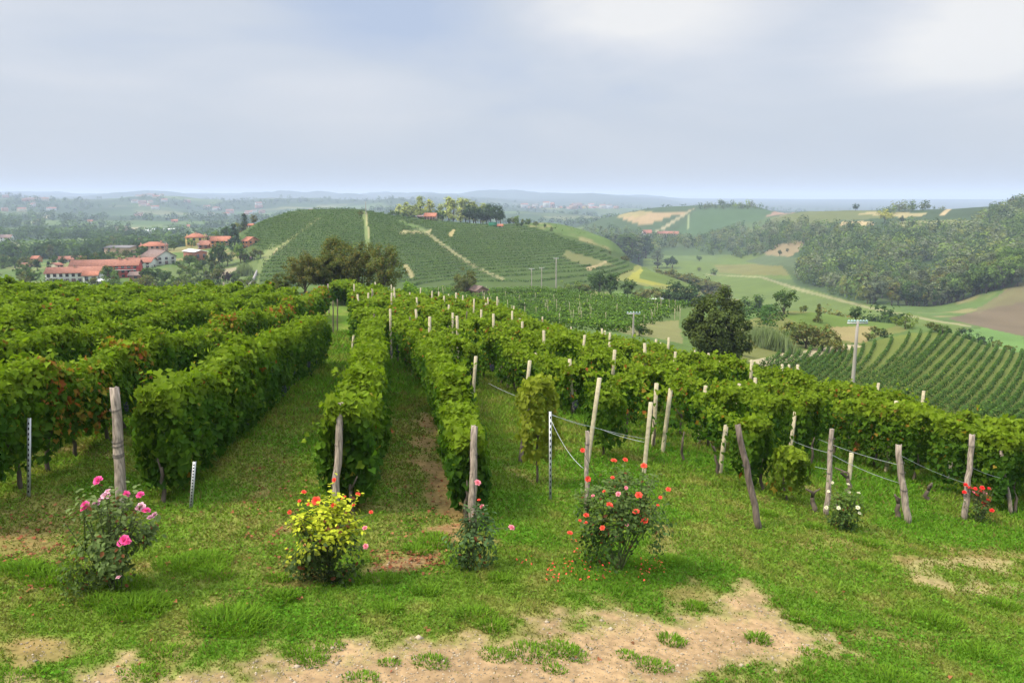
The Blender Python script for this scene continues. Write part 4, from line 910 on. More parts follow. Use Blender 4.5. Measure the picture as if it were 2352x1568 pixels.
def build_tufts():
    r = np.random.default_rng(95); Vs, Fs, Cs = [], [], []; o = 0
    spots = [(310, 1400, .42), (530, 1430, .5), (330, 1385, .3), (60, 1310, .35), (110, 1330, .35), (1150, 1330, .2), (990, 1250, .3), (1000, 1235, .25), (960, 1265, .25), (1870, 1210, .2), (2000, 1250, .3), (1480, 1300, .3), (1540, 1290, .3), (1760, 1180, .25), (990, 1520, .22), (1220, 1500, .3), (1290, 1490, .25), (1500, 1530, .25), (1440, 1505, .15), (1830, 1420, .2), (300, 1345, .3), (640, 1330, .2), (880, 1330, .25), (470, 1290, .4), (420, 1300, .4), (2150, 1430, .4), (2050, 1560, .4), (2250, 1500, .4), (2300, 1390, .3), (830, 1560, .2)]
    for k in range(30): spots.append((r.uniform(0, 2352), r.uniform(1290, 1560), r.uniform(.10, .3)))
    for px, py, R in spots:
        b = P(px, py); n = int(420*(R/.3)**1.5); a = r.uniform(0, 6.28, n); rr = R*np.sqrt(r.random(n))
        x, y = b[0]+rr*np.cos(a), b[1]+rr*np.sin(a)*.8; z = ground(x, y)-.01
        h = r.uniform(.07, .19, n)*(1-.4*rr/R)*(.6+R)*(.6 if py > 1485 else 1); la = a+r.normal(0, .8, n); ll = h*r.uniform(.3, 1.1, n); w = r.uniform(.004, .009, n)
        B = np.stack([x, y, z], -1); s = np.stack([-np.sin(la)*w, np.cos(la)*w, 0*w], -1); d = np.stack([np.cos(la)*ll, np.sin(la)*ll, 0*h], -1); up = np.array([0, 0, 1.])*h[:, None]
        V = np.stack([B-s, B+s, B+d*.35+up*.65+s*.8, B+d*.35+up*.65-s*.8, B+d+up*.85], 1)
        i = np.arange(n)[:, None]*5; Fs.append((np.concatenate([i+0, i+1, i+2, i+3], 1)+o, np.concatenate([i+3, i+2, i+4], 1)+o)); Vs.append(V.reshape(-1, 3)); o += n*5
        Cs.append(np.repeat(np.array([.125, .235, .018])*r.uniform(.6, 1.3, (n, 1)), 5, 0))
    tag(mk('tall_grass', np.concatenate(Vs), [np.concatenate([f[0] for f in Fs]), np.concatenate([f[1] for f in Fs])], M_GRASS, np.concatenate(Cs)), kind='stuff')
def scatter_px(zones, r):
    out = []
    for x0, x1, y0, y1, n in zones:
        for k in range(n): out.append(P(r.uniform(x0, x1), r.uniform(y0, y1)))
    return np.array(out)
def build_litter():
    r = np.random.default_rng(97)
    p = scatter_px([(850, 1020, 1265, 1320, 200), (0, 180, 1180, 1300, 150), (560, 720, 1060, 1260, 190), (940, 1060, 960, 1290, 220), (0, 700, 1150, 1400, 160), (600, 720, 1270, 1330, 50), (0, 2352, 1250, 1560, 70), (880, 960, 1000, 1250, 60)], r); n = len(p)
    p[:, 2] += r.uniform(.008, .04, n); nor = np.array([0, 0, 1.])+r.normal(0, .4, (n, 3))
    c = lerp(np.array([.20, .055, .028]), np.array([.24, .12, .045]), r.random((n, 1)))*r.uniform(.5, 1.2, (n, 1))
    V, F_, cc = leaves(p, nor, r.uniform(.022, .055, n), c, T_VINE, 2, .1, r); tag(mk('fallen_leaves', V, F_, M_DRY, cc), kind='stuff')
    p = scatter_px([(1255, 1310, 1290, 1345, 34), (1310, 1520, 1285, 1345, 60), (1470, 1530, 1290, 1320, 26), (1300, 1350, 1230, 1310, 20), (1180, 1260, 1270, 1310, 8)], r); n = len(p)
    p[:, 2] += r.uniform(.03, .06, n); nor = np.array([0, 0, 1.])+r.normal(0, .5, (n, 3)); c = np.array([.85, .10, .06])*r.uniform(.7, 1.1, (n, 1))
    V, F_, cc = leaves(p, nor, r.uniform(.02, .05, n), c, T_OVAL, 2, .1, r); tag(mk('fallen_petals', V, F_, M_PETAL, cc), kind='stuff')
    x, y, d = polar(60000, 5.8, 11, r); k = (dirt(x, y) > .6); x, y = x[k], y[k]; n = len(x)
    s = r.lognormal(-5.25, .6, n)*1.0; T = np.array([[1,0,0],[-1,0,0],[0,1,0],[0,-1,0],[0,0,.7],[0,0,-.7]]); Fo = np.array([[0,2,4],[2,1,4],[1,3,4],[3,0,4],[2,0,5],[1,2,5],[3,1,5],[0,3,5]])
    V = np.stack([x, y, ground(x, y)+.002], -1)[:, None]+T[None]*s[:, None, None]*r.uniform(.5, 1.5, (n, 6, 1)); F_ = (Fo[None]+(np.arange(n)*6)[:, None, None]).reshape(-1, 3)
    c = np.array([.32, .26, .18])*r.uniform(.5, 1.4, (n, 1)); tag(mk('gravel', V.reshape(-1, 3), F_, M_DRY, np.repeat(c, 6, 0)), kind='stuff')
build_turf(); build_tufts(); build_litter()

# ---------------------------------------------------------------- vineyards farther off
def strip(line, h, w, size, per_m, col, seed, hb=.3):
    r = np.random.default_rng(seed); pts, s = resample(line, 1.0); n = max(6, int(s[-1]*per_m)); u = r.random(n)*s[-1]
    x = np.interp(u, s, pts[:, 0]); y = np.interp(u, s, pts[:, 1]); t = nrm(np.stack([np.gradient(pts[:, 0]), np.gradient(pts[:, 1])], -1))
    tx, ty = np.interp(u, s, t[:, 0]), np.interp(u, s, t[:, 1])
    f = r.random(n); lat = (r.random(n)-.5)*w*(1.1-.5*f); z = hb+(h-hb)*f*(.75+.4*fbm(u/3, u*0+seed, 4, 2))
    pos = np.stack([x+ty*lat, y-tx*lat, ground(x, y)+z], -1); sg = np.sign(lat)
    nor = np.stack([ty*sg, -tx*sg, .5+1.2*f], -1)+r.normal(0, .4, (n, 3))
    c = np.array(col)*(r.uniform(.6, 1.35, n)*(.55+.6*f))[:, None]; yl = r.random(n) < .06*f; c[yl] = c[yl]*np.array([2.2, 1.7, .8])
    return leaves(pos, nor, size*r.uniform(.7, 1.3, n), c, T_DIA, .8, .6, r)
def far_row(line, label, group, seed, h=1.75, w=.85, size=.6, per_m=6, col=(.06, .118, .022)):
    V, F_, cc = strip(line, h, w, size, per_m, col, seed, hb=.12); t = thing('vine_row', (line[0][0], line[0][1], float(ground(*line[0]))), label, 'vine row', group)
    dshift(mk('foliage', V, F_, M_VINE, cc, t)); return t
def hill_rows():
    px, py = proj(TX, TY, TZ); D = DG; lev = np.arange(-37.5, -5.0, .86); segs = []
    poly = [(592,664),(604,590),(560,535),(585,505),(650,484),(750,472),(860,480),(980,505),(1165,514),(1235,527),(1330,560),(1478,602),(1440,628),(1395,648),(1300,664)]
    m_ok = inpoly(px, py, poly) & (D[None, :] > 262) & (D[None, :] < 475)
    for tr, c in TRACKS: m_ok &= ~inpoly(px, py, tr)
    ia = np.where((AZ > az_of(545)) & (AZ < az_of(1490)))[0]
    for li, z in enumerate(lev):
        cur = []
        for a in ia:
            zz = TZ[a]; k = np.where((D[:-1] > 262) & (D[1:] < 475) & (zz[:-1] < z) & (zz[1:] >= z))[0]
            ok = False
            if len(k):
                k = k[0]; q = (z-zz[k])/(zz[k+1]-zz[k]); d = D[k]+(D[k+1]-D[k])*q
                if m_ok[a, k] or m_ok[a, k+1]:
                    p = (math.sin(AZ[a])*d, math.cos(AZ[a])*d)
                    if not cur or math.hypot(p[0]-cur[-1][0], p[1]-cur[-1][1]) < 6: cur.append(p); ok = True
                    else: segs.append((li, cur)); cur = [p]; ok = True
            if not ok and cur: segs.append((li, cur)); cur = []
        if cur: segs.append((li, cur))
    out = {}
    for li, s in segs:
        s = np.array(s)
        if len(s) < 5 or np.hypot(*(s[-1]-s[0])) < 9: continue
        m = s[len(s)//2]; mx = CX+1831*m[0]/m[1]
        x, y, z = m[0], m[1], float(ground(*m)); my = proj(np.array(x), np.array(y), np.array(z))[1]
        if my > 668: continue
        blk = ('left of the diagonal sandy track' if mx < 690-(my-530)*.9 else 'between diagonal track and grass strip' if mx < 845 else 'right of the grass strip' if mx < 985+(my-530)*1.45 else "on the hill's right shoulder")
        out.setdefault(blk, []).append((my, s))
    sd = 5000
    for blk, L_ in out.items():
        L_.sort(key=lambda t: t[0])
        for n, (my, s) in enumerate(L_):
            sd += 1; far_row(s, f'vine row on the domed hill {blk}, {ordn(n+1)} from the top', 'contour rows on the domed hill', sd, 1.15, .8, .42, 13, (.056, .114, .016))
hill_rows()
def interp_rows(top, bot, n, dmin, dmax, lab, group, seed, jit=0.0, cut=None, **kw):
    """n rows between two seen base lines on the ground"""
    top = np.array(top, float); bot = np.array(bot, float); m = 16
    def ev(l, f):
        t = np.linspace(0, 1, len(l)); return np.stack([np.interp(f, t, l[:, 0]), np.interp(f, t, l[:, 1])], -1)
    f = np.linspace(0, 1, m); A, B = ev(top, f), ev(bot, f); gA = np.array([P(*p, dmin, dmax)[:2] for p in A]); gB = np.array([P(*p, dmin, dmax)[:2] for p in B])
    for k in range(n):
        w = k/max(1, n-1); ln = gA*(1-w)+gB*w
        if cut: ln = resample(ln, 1)[0]; L_ = len(ln); ln = ln[int(L_*cut[0]*(k % 2)):int(L_*(1-cut[1]*((k*7) % 3)/2))]
        far_row(ln, lab.format(ordn(k+1)), group, seed+k, **kw)
# terraced vineyard beyond the near slope
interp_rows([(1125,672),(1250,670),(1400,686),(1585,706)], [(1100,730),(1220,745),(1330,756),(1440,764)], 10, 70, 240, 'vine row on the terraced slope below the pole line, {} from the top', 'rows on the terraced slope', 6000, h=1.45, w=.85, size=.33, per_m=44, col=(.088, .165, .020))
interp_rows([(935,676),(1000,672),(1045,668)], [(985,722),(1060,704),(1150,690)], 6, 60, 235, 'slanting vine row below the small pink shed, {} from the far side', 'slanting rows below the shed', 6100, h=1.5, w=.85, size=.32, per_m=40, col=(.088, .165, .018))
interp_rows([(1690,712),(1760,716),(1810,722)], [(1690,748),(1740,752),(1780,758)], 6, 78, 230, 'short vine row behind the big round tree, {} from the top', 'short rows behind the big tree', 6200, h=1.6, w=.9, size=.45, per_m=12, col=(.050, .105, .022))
q = np.random.default_rng(41); n = 0
for px, py in sorted([(q.uniform(1130, 1570), q.uniform(682, 752)) for _ in range(66)]+[(q.uniform(960, 1150), q.uniform(675, 712)) for _ in range(16)]):
    if py > 700+(px-1130)*.13+30 or py < 672+(px-1130)*.075: continue
    n += 1; b = P(px, py, 75, 240); post3(b, b+np.array([q.normal(0, .08), 0, q.uniform(1.8, 2.2)]), f'thin pale post among the terraced rows, {ordn(n)} from the left', 'posts on the terraced slope', 'concrete', .05, 0, seed=700+n)
# fan of thin rows in the hollow on the right
SE = [((770,460),(855,405)),((850,480),(960,385)),((930,490),(1075,355)),((1000,505),(1135,355)),((1080,525),(1185,375)),((1150,535),(1300,345)),((1230,555),(1480,305)),((1280,575),(1590,290)),((1330,595),(1690,300)),((1430,615),(1760,320)),((1530,640),(1830,345)),((1640,660),(1905,362)),((1740,700),(1980,390)),((1850,715),(2060,420)),((1960,750),(2150,450)),((2060,775),(2250,480)),((2200,800),(2350,520))]
S, E = [[(1378+.4833*a[j][0], 620+.4833*a[j][1]) for a in SE] for j in (0, 1)]
NF = 36
S, E = [np.stack([np.interp(np.linspace(0, 1, NF), np.linspace(0, 1, len(a)), np.array(a)[:, j]) for j in (0, 1)], -1) for a in (S, E)]
for k in range(NF):
    s_, e_ = S[k], E[k]
    if s_[0] > 2440: continue
    a = P(s_[0], s_[1], 56, 200)[:2]; b = P(e_[0], e_[1], 60, 220)[:2]; mid = (a+b)/2; d = b-a; mid = mid+np.array([-d[1], d[0]])*(-.03)
    a = a-(b-a)*.12; t = np.linspace(0, 1, 14)[:, None]
    far_row((1-t)**2*a+2*t*(1-t)*mid+t**2*b, f'thin vine row fanning across the hollow on the right, {ordn(k+1)} from the left', 'fan of rows in the hollow', 6300+k, h=.80, w=.34, size=.21, per_m=26, col=(.058, .115, .022))

# ---------------------------------------------------------------- trees
TP = {}
PALT = {'deep': (.072, .100, .024), 'green': (.078, .128, .032), 'dark': (.046, .082, .027), 'pale': (.34, .37, .11), 'olive': (.115, .138, .036), 'light': (.13, .195, .042), 'purple': (.045, .022, .028), 'grey': (.125, .150, .080), 'blue': (.045, .078, .050), 'yellow': (.32, .33, .06), 'brown': (.105, .115, .034)}
def tree_proto(shape, pal, var):
    key = (shape, pal, var)
    if key in TP: return TP[key]
    q = np.random.default_rng(abs(hash2(np.array(len(shape)*7+var), np.array(sum(map(ord, shape+pal))), 5)*1e6).astype(int)); base = np.array(PALT[pal])
    hero = shape.startswith('hero'); lo = q
    cl = []
    if shape == 'conifer':
        for k in range(60):
            z = .08+.9*q.random()**1.1; rr = .24*(1-z)**.85+.01; a = q.uniform(0, 6.28); cl.append((rr*math.cos(a)*.8, rr*math.sin(a)*.8, z-.03, .05+.04*(1-z)))
    elif shape == 'poplar':
        for k in range(34):
            z = .2+.78*q.random(); rr = .15*math.sin(math.pi*min(.97, max(.12, (z-.1)/.95)))*q.random()**.5; a = q.uniform(0, 6.28); cl.append((rr*math.cos(a), rr*math.sin(a), z, q.uniform(.05, .10)))
    else:
        nc, zc, rx, rz = {'round': (30, .60, .36, .36), 'bush': (24, .46, .50, .44), 'spread': (34, .62, .48, .34), 'tall': (34, .58, .24, .41), 'hero': (130, .55, .40, .42), 'hero_sparse': (90, .57, .42, .42), 'hero_bush': (70, .48, .46, .45)}[shape]
        for k in range(nc):
            v = q.normal(0, 1, 3); v /= np.linalg.norm(v); f = q.random()**.4; lump = 1+.22*math.sin(v[0]*5+var*2)*math.cos(v[2]*4+var)
            z = zc+v[2]*f*rz*lump; cl.append((v[0]*f*rx*lump, v[1]*f*rx*lump, z, q.uniform(.07, .15) if not hero else q.uniform(.05, .105)))
    cl = np.array(cl); n = {'conifer': 1300, 'poplar': 800, 'hero': 15000, 'hero_sparse': 6500, 'hero_bush': 8000}.get(shape, 1000); sz = {'hero': .034, 'hero_sparse': .030, 'hero_bush': .028, 'poplar': .045, 'conifer': .045}.get(shape, .062)
    ci = q.integers(0, len(cl), n); v = nrm(q.normal(0, 1, (n, 3))); pos = cl[ci, :3]+v*(cl[ci, 3]*q.random(n)**.35)[:, None]; pos[:, 2] = np.maximum(pos[:, 2], .015)
    cv = q.normal(0, 1, len(cl))[ci]; nor = v*.8+nrm(pos-np.array([0, 0, .45]))*.5+np.array([0, 0, .5])+q.normal(0, .35, (n, 3))
    c = base*(np.clip(1+.2*cv, .55, 1.5)*q.uniform(.7, 1.3, n))[:, None]
    if pal in ('olive', 'brown'): yl = q.random(n) < .18; c[yl] = np.array([.20, .16, .04])*q.uniform(.6, 1.1, (yl.sum(), 1))
    V, F_, cc = leaves(pos, nor, sz*q.uniform(.7, 1.35, n), c, T_OVAL if hero else T_DIA, .9, .6, q)
    o = mk('crown', V, F_, M_TREE, cc); crown = o.data; bpy.data.objects.remove(o)
    tt = np.linspace(0, 1, 7); top = {'conifer': .96, 'poplar': .85}.get(shape, .62); wob = q.normal(0, .012, (7, 3)).cumsum(0); wob[:, 2] = 0
    tp = np.stack([0*tt, 0*tt, -.03+tt*(top+.03)], -1)+wob; paths, rads = [tp], [np.linspace(.030 if shape != 'poplar' else .018, .008, 7)]
    if shape not in ('conifer',):
        for k in range(22 if hero else 7):
            e = cl[q.integers(len(cl)), :3]; s0 = tp[q.integers(1, 5)]; t2 = np.linspace(0, 1, 5)[:, None]; m = (s0+e)/2+np.array([0, 0, -.04]); paths.append((1-t2)**2*s0+2*t2*(1-t2)*m+t2**2*e); rads.append(np.linspace(.012, .003, 5))
    o = mk('trunk', *tubes(paths, rads, 5 if not hero else 7), M_BARK, None); tr = o.data; bpy.data.objects.remove(o)
    TP[key] = (crown, tr); return TP[key]
def tree(shape, pal, loc, h, label, group=None, w=1.0, var=0, rz=None, cat='tree', name=None):
    cr, tr = tree_proto(shape, pal, var)
    t = thing(name or {'conifer': 'conifer_tree', 'poplar': 'poplar_tree', 'bush': 'bush', 'hero_bush': 'bush'}.get(shape, 'leafy_tree'), loc, label, cat, group, float(rng.uniform(0, 6.28)) if rz is None else rz)
    t.scale = (h*w, h*w, h)
    for nm, me in (('trunk', tr), ('crown', cr)):
        o = bpy.data.objects.new(nm, me); COL.objects.link(o); o.parent = t
    return t
def tpx(shape, pal, px, pyb, pyt, label, group=None, w=1.0, dmin=60, dmax=3000, d=None, var=0, cat='tree'):
    b = at(px, pyb, d) if d else P(px, pyb, dmin, dmax)
    dep = b[1]*CP-b[2]*SP; ys = proj(*[np.array(v) for v in b])[1]; h = (ys-pyt)*dep/F
    return tree(shape, pal, b, max(.6, h), label, group, w, var, cat=cat)
# group of old trees behind the left rows
g = 'old trees behind the left vine rows'
for a in [('hero_sparse', 'brown', 700, 578, 84, 1.15, 'sparse leaning old tree at the left of the dark clump behind the vines', 0), ('hero', 'olive', 748, 585, 86, 1.25, 'broad olive-green tree in the dark clump behind the vines', 1), ('hero_sparse', 'olive', 785, 538, 87, .95, 'tallest tree of the dark clump behind the vines', 2),
          ('hero_sparse', 'brown', 826, 548, 85, .85, 'thin-crowned tree with bare forked trunks right of the tallest one', 3), ('hero_sparse', 'olive', 882, 558, 84, .92, 'separate upright tree right of the dark clump with a visible trunk', 4)]:
    tpx(a[0], a[1], a[2], 665, a[3], a[6], g, a[5], d=a[4], var=a[7])
tpx('hero_bush', 'olive', 650, 668, 625, 'low bush at the left foot of the dark clump', g, 1.3, d=84, cat='bush')
tpx('hero_bush', 'brown', 770, 668, 612, 'dense brownish undergrowth bush beneath the tallest clump tree', g, 1.5, d=88, var=1, cat='bush')
tpx('hero', 'deep', 1640, 818, 672, 'big dense dark green tree standing alone behind the right vineyard', None, .98, d=76, var=5)
tpx('hero_bush', 'olive', 1070, 668, 612, 'dense rounded tree hugging the small pink shed', None, .98, d=168, var=2)
# single trees and bushes of the middle distance
MID = [('round','green',1375,668,616,'leafy tree between the pole line and the sandy bend, darker of two'),('tall','green',1405,668,622,'narrow leafy tree beside the darker one below the sandy bend'),('bush','light',1330,668,640,'pale bush left of the pole-line trees'),('bush','light',1300,665,642,'light bushy shrub right of the tallest wooden pole'),('bush','olive',1350,672,646,'olive bush under the sandy bend'),
 ('round','green',1440,678,640,'round tree above the terraced rows, under the yellow field'),('bush','olive',1475,684,655,'low olive shrub above the terraced rows'),('bush','olive',1505,690,654,'spreading shrub behind the white garden table'),('round','dark',1552,698,640,'dark dome-shaped tree above the terraced rows'),('round','dark',1590,704,652,'second dark tree right of the dome-shaped one'),
 ('bush','dark',1530,694,662,'dark shrub just behind the white garden table'),('bush','green',1640,712,665,'green bush beyond the big lone tree'),('bush','green',1690,712,672,'shrub right of the big lone tree top'),('round','green',1740,712,676,'small round tree left of the wide valley-edge tree'),('spread','green',1800,722,662,'wide round tree at the edge of the valley meadow'),
 ('bush','olive',1845,718,698,'olive shrub right of the wide valley-edge tree'),('conifer','olive',1878,740,694,'little brownish conifer on the grassy mound'),('bush','olive',1905,716,700,'clipped bush row on the mound, left bush'),('bush','olive',1928,718,701,'clipped bush row on the mound, right bush'),('round','dark',1965,738,702,'dark round tree behind the insulator pole'),
 ('round','green',2032,735,692,'rounded green tree on the far rim of the mound'),('bush','light',2080,755,716,'bright yellow-green willow bush on the mound rim'),('bush','light',2060,748,722,'smaller bright bush beside the willow bush'),('bush','olive',2140,762,735,'olive shrub above the fan of rows'),('bush','green',2165,766,738,'green shrub above the fan of rows'),
 ('bush','dark',2215,775,748,'dark shrub at the upper end of the fan of rows'),('bush','dark',2255,790,760,'second dark shrub along the upper end of the fan'),('bush','olive',2290,800,778,'third shrub along the upper end of the fan'),('bush','olive',2320,808,788,'last shrub along the upper end of the fan'),
 ('bush','dark',2030,775,752,'dark bush on the sandy bank'),('bush','olive',1995,782,758,'olive bush on the sandy bank'),('bush','olive',2010,770,745,'scrubby bush above the sandy bank'),('bush','olive',1850,800,722,'large scrub thicket left of the insulator pole'),('bush','brown',1890,805,735,'brownish scrub thicket close to the insulator pole'),('bush','green',1830,790,735,'green scrub behind the reeds'),('bush','olive',1920,812,775,'low scrub at the foot of the insulator pole'),('bush','olive',1700,815,770,'grassy scrub left of the reeds'),
 ('bush','dark',1195,726,690,'dark bush standing among the terraced rows'),('bush','dark',1468,772,738,'small dark bush beside the short insulator pole'),('bush','olive',1490,770,752,'tiny bush on the sandy track'),('bush','brown',830,496,482,'single brown bush near the top of the grass strip')]
for k, (s, p, x, yb, yt, lb) in enumerate(MID):
    far_ = lb.startswith('single brown'); tpx(s, p, x, yb, yt, lb, 'single trees and bushes of the middle distance' if not far_ else None, 1.2 if s == 'bush' else 1.05, dmin=262 if far_ else 70, dmax=475 if far_ else 260, var=k % 4, cat='bush' if s == 'bush' else 'tree')
def reeds(px, pyb, pyt, wpx_, label, dmin, dmax, seed):
    b = P(px, pyb, dmin, dmax); dep = b[1]*CP-b[2]*SP; h = (pyb-pyt)*dep/F; w = wpx_*dep/F; r = np.random.default_rng(seed); n = 1500
    x, y = r.normal(0, w*.25, n), r.normal(0, w*.14, n); hh = h*r.uniform(.6, 1.05, n)*np.exp(-(x/(w*.6))**2); la = r.uniform(0, 6.28, n); ll = hh*r.uniform(.1, .4, n); ww = h*.022
    z = ground(b[0]+x, b[1]+y)-b[2]; B = np.stack([x, y, z], -1); s = np.stack([np.ones(n)*ww, r.normal(0, ww, n), 0*x], -1); tip = B+np.stack([np.cos(la)*ll, np.sin(la)*ll, hh], -1)
    V = np.stack([B-s, B+s, tip], 1).reshape(-1, 3); c = np.array([.20, .25, .12])*r.uniform(.6, 1.35, (n, 1)); o = thing('reed_clump', b, label, 'reeds')
    mk('leaf_blades', V, np.arange(3*n).reshape(n, 3), M_GRASS, np.repeat(c, 3, 0), o)
reeds(1765, 800, 745, 120, 'silvery reed thicket right of the big lone tree', 70, 220, 1)
reeds(562, 632, 604, 40, 'pale reed clump below the village at the foot of the hill', 285, 470, 2)

# hilltop poplars and the wooded right edge of the domed hill
r = np.random.default_rng(61); n = 0
for s, p, x, yt in sorted([('poplar','pale',918,470),('poplar','pale',934,466),('round','pale',945,468),('poplar','pale',966,453),('poplar','yellow',987,459),('poplar','pale',952,474),('poplar','pale',1012,470),('poplar','pale',1030,454),('poplar','pale',1040,460),('poplar','pale',1058,456),('poplar','pale',1072,459),('poplar','pale',1088,464),('poplar','pale',1110,468)], key=lambda t: t[2]):
    n += 1; tpx(s, p, x, 508, yt, f'pale yellow-green poplar on the hilltop behind the pink house, {ordn(n)} from the left', 'hilltop poplars', 1.5, d=r.uniform(535, 560), var=n % 3)
n = 0
for x, yt, yb in [(898,482,500),(912,483,500),(928,486,502),(1002,482,505),(1018,484,506),(1078,470,510),(1092,474,510),(1104,476,512),(1118,472,513),(1128,468,514),(1140,470,515),(1150,480,516),(880,486,497)]:
    n += 1; tpx('round', 'dark' if x > 1060 else 'green', x, yb, yt, f'dark leafy tree on the hilltop, {ordn(n)} in the row beside the poplars', 'dark hilltop trees', 1.0, d=r.uniform(488, 515), var=n % 4)
n = 0
for f in np.sort(r.random(34)):
    x = lerp(1165, 1345, f); yb = np.interp(x, [1165, 1200, 1250, 1300, 1345], [518, 524, 540, 556, 572]); n += 1
    tpx(['round', 'tall', 'bush'][n % 3], ['green', 'dark', 'olive', 'green', 'light'][n % 5], x, yb, yb-r.uniform(14, 30), f'tree in the wooded right edge of the domed hill, {ordn(n)} from its upper end', 'wooded edge of the domed hill', 1.1, d=r.uniform(462, 492), var=n % 4)
n = 0
for f in np.sort(r.random(16)):
    x = lerp(1345, 1440, f); yb = np.interp(x, [1345, 1400, 1440], [576, 592, 600]); n += 1
    tpx('bush', 'brown' if n % 2 else 'olive', x, yb, yb-r.uniform(9, 17), f'brownish orchard bush on the hill shoulder, {ordn(n)} from the left', 'orchard bushes on the hill shoulder', 1.2, d=r.uniform(436, 455), var=n % 4, cat='bush')
n = 0
for f in np.sort(r.random(24)):
    x = lerp(1520, 1655, f); yb = np.interp(x, [1520, 1600, 1655], [624, 640, 664]); n += 1
    tpx('bush', 'olive' if n % 3 else 'brown', x, yb, yb-r.uniform(8, 14), f'low hedge shrub along the olive slope end, {ordn(n)} from the left', 'hedge shrubs along the olive slope', 1.3, dmin=360, dmax=470, var=n % 4, cat='bush')
# valley trees
n = 0
for x in np.sort(r.uniform(1392, 1482, 34)):
    n += 1; tpx('tall' if n % 3 else 'poplar', ['green', 'dark', 'grey'][n % 3], x, r.uniform(578, 596), r.uniform(536, 548), f'tall tree of the dense poplar wood in the valley, {ordn(n)} from the left', 'poplar wood in the valley', 1.15 if n % 3 else 1.7, d=r.uniform(760, 900), var=n % 4)
for k, a in enumerate([('poplar','grey',1510,616,576,'light feathery tree at the left of the valley meadow',2.2),('round','green',1532,614,592,'small tree beside the dark columnar one in the meadow',1.),('tall','dark',1545,616,586,'dark columnar tree standing alone in the valley meadow',1.3),('round','green',1606,600,587,'lone bush-like tree on the upper valley meadow',1.5),('bush','green',1640,632,612,'small feathery tree at the bend of the valley track',.9),('bush','olive',1605,622,612,'tiny shrub in the middle of the valley meadow',1.2),('round','dark',1790,588,574,'dark shrub on the bare tan slope, left one',1.),('round','dark',1808,580,570,'dark shrub on the bare tan slope, right one',1.)]):
    tpx(a[0], a[1], a[2], a[3], a[4], a[5], 'single trees in the valley', a[6], dmin=430 if k != 6 else 500, dmax=1300, var=k % 4)
# right-hand woods: every near tree on its own, the rest one mass
def sample_poly(poly, n, dmin, dmax, r):
    poly = np.array(poly, float); lo, hi = poly.min(0), poly.max(0); out = []
    while len(out) < n:
        x, y = r.uniform(lo[0], hi[0]), r.uniform(lo[1], hi[1])
        if inpoly(np.array([x]), np.array([y]), [tuple(p) for p in poly])[0]: p = P(x, y, dmin, dmax); out.append((x, y, p))
    return out
WOOD = sample_poly([(1828,648),(1905,676),(2005,704),(2130,724),(2200,724),(2262,702),(2362,646),(2362,606),(2180,616),(2000,606),(1900,592),(1845,602)], 270, 430, 1200, r)
WOOD.sort(key=lambda t: t[0])
WOOD.sort(key=lambda t: np.hypot(t[2][0], t[2][1])); REST = WOOD[125:]; WOOD = sorted(WOOD[:125], key=lambda t: t[0])
for k, (x, y, p) in enumerate(WOOD):
    dep = np.hypot(p[0], p[1]); front = y > 640
    s = ['round', 'tall', 'round', 'spread'][k % 4]; pl = ['grey', 'green', 'grey', 'dark', 'green', 'olive', 'grey', 'green', 'light'][r.integers(9)] if x > 1930 else ['grey', 'dark', 'green', 'grey'][r.integers(4)]
    tree(s, pl, p, r.uniform(9.5, 15), f'tree of the dense wood beside the brown field, {ordn(k+1)} counting from its left edge', 'trees of the dense wood on the right', 1.0, k % 4)
def wood_mass(name, pts, hs, r, ncard, pal, label):
    n = len(pts); ci = np.repeat(np.arange(n), ncard); v = nrm(r.normal(0, 1, (n*ncard, 3))); f = r.random(n*ncard)**.3
    h = hs[ci]; pos = pts[ci]+np.stack([v[:, 0]*f*h*.40, v[:, 1]*f*h*.40, h*(.52+v[:, 2]*f*.46)], -1)
    c = np.array(pal)[r.integers(0, len(pal), n)][ci]*(r.uniform(.75, 1.25, n)[ci]*r.uniform(.7, 1.3, n*ncard))[:, None]
    V, F_, cc = leaves(pos, v+np.array([0, 0, .5])+r.normal(0, .3, v.shape), h*.24*(24/ncard)**.5*r.uniform(.7, 1.3, n*ncard), c, T_DIA, .9, .6, r)
    tag(mk(name, V, F_, M_TREE, cc), kind='stuff')
PW = [PALT[k] for k in ('green', 'green', 'dark', 'dark', 'grey', 'olive')]
big = sample_poly([(1840,606),(1860,560),(1790,575),(1700,600),(1650,592),(1760,545),(1880,528),(2010,526),(2240,520),(2362,472),(2362,606),(2180,616),(2000,606),(1900,592)], 800, 560, 1250, r)
big += sample_poly([(1480,590),(1560,566),(1640,590),(1840,540),(1850,520),(1700,510),(1650,530),(1600,552),(1490,540),(1340,515),(1330,540),(1390,575)], 460, 860, 1480, r)
big += sample_poly([(1600,482),(1640,470),(1790,474),(1800,484),(1700,480)], 60, 1000, 1420, r)+sample_poly([(2040,494),(2160,482),(2180,476),(2010,480)], 40, 800, 1150, r)
big += sample_poly([(2250,500),(2362,462),(2362,500)], 80, 700, 1100, r)
big += REST+sample_poly([(1828,604),(1900,596),(1960,612),(1990,700),(1905,676),(1828,648)], 110, 430, 800, r)
pb = np.array([b[2] for b in big]); wood_mass('woodland', pb, (5.5+9*r.random(len(pb))**1.4)*np.where(np.hypot(pb[:, 0], pb[:, 1]) > 1000, .8, 1), r, 60, PW+PW+[PALT['light'], PALT['grey'], PALT['grey']], None)
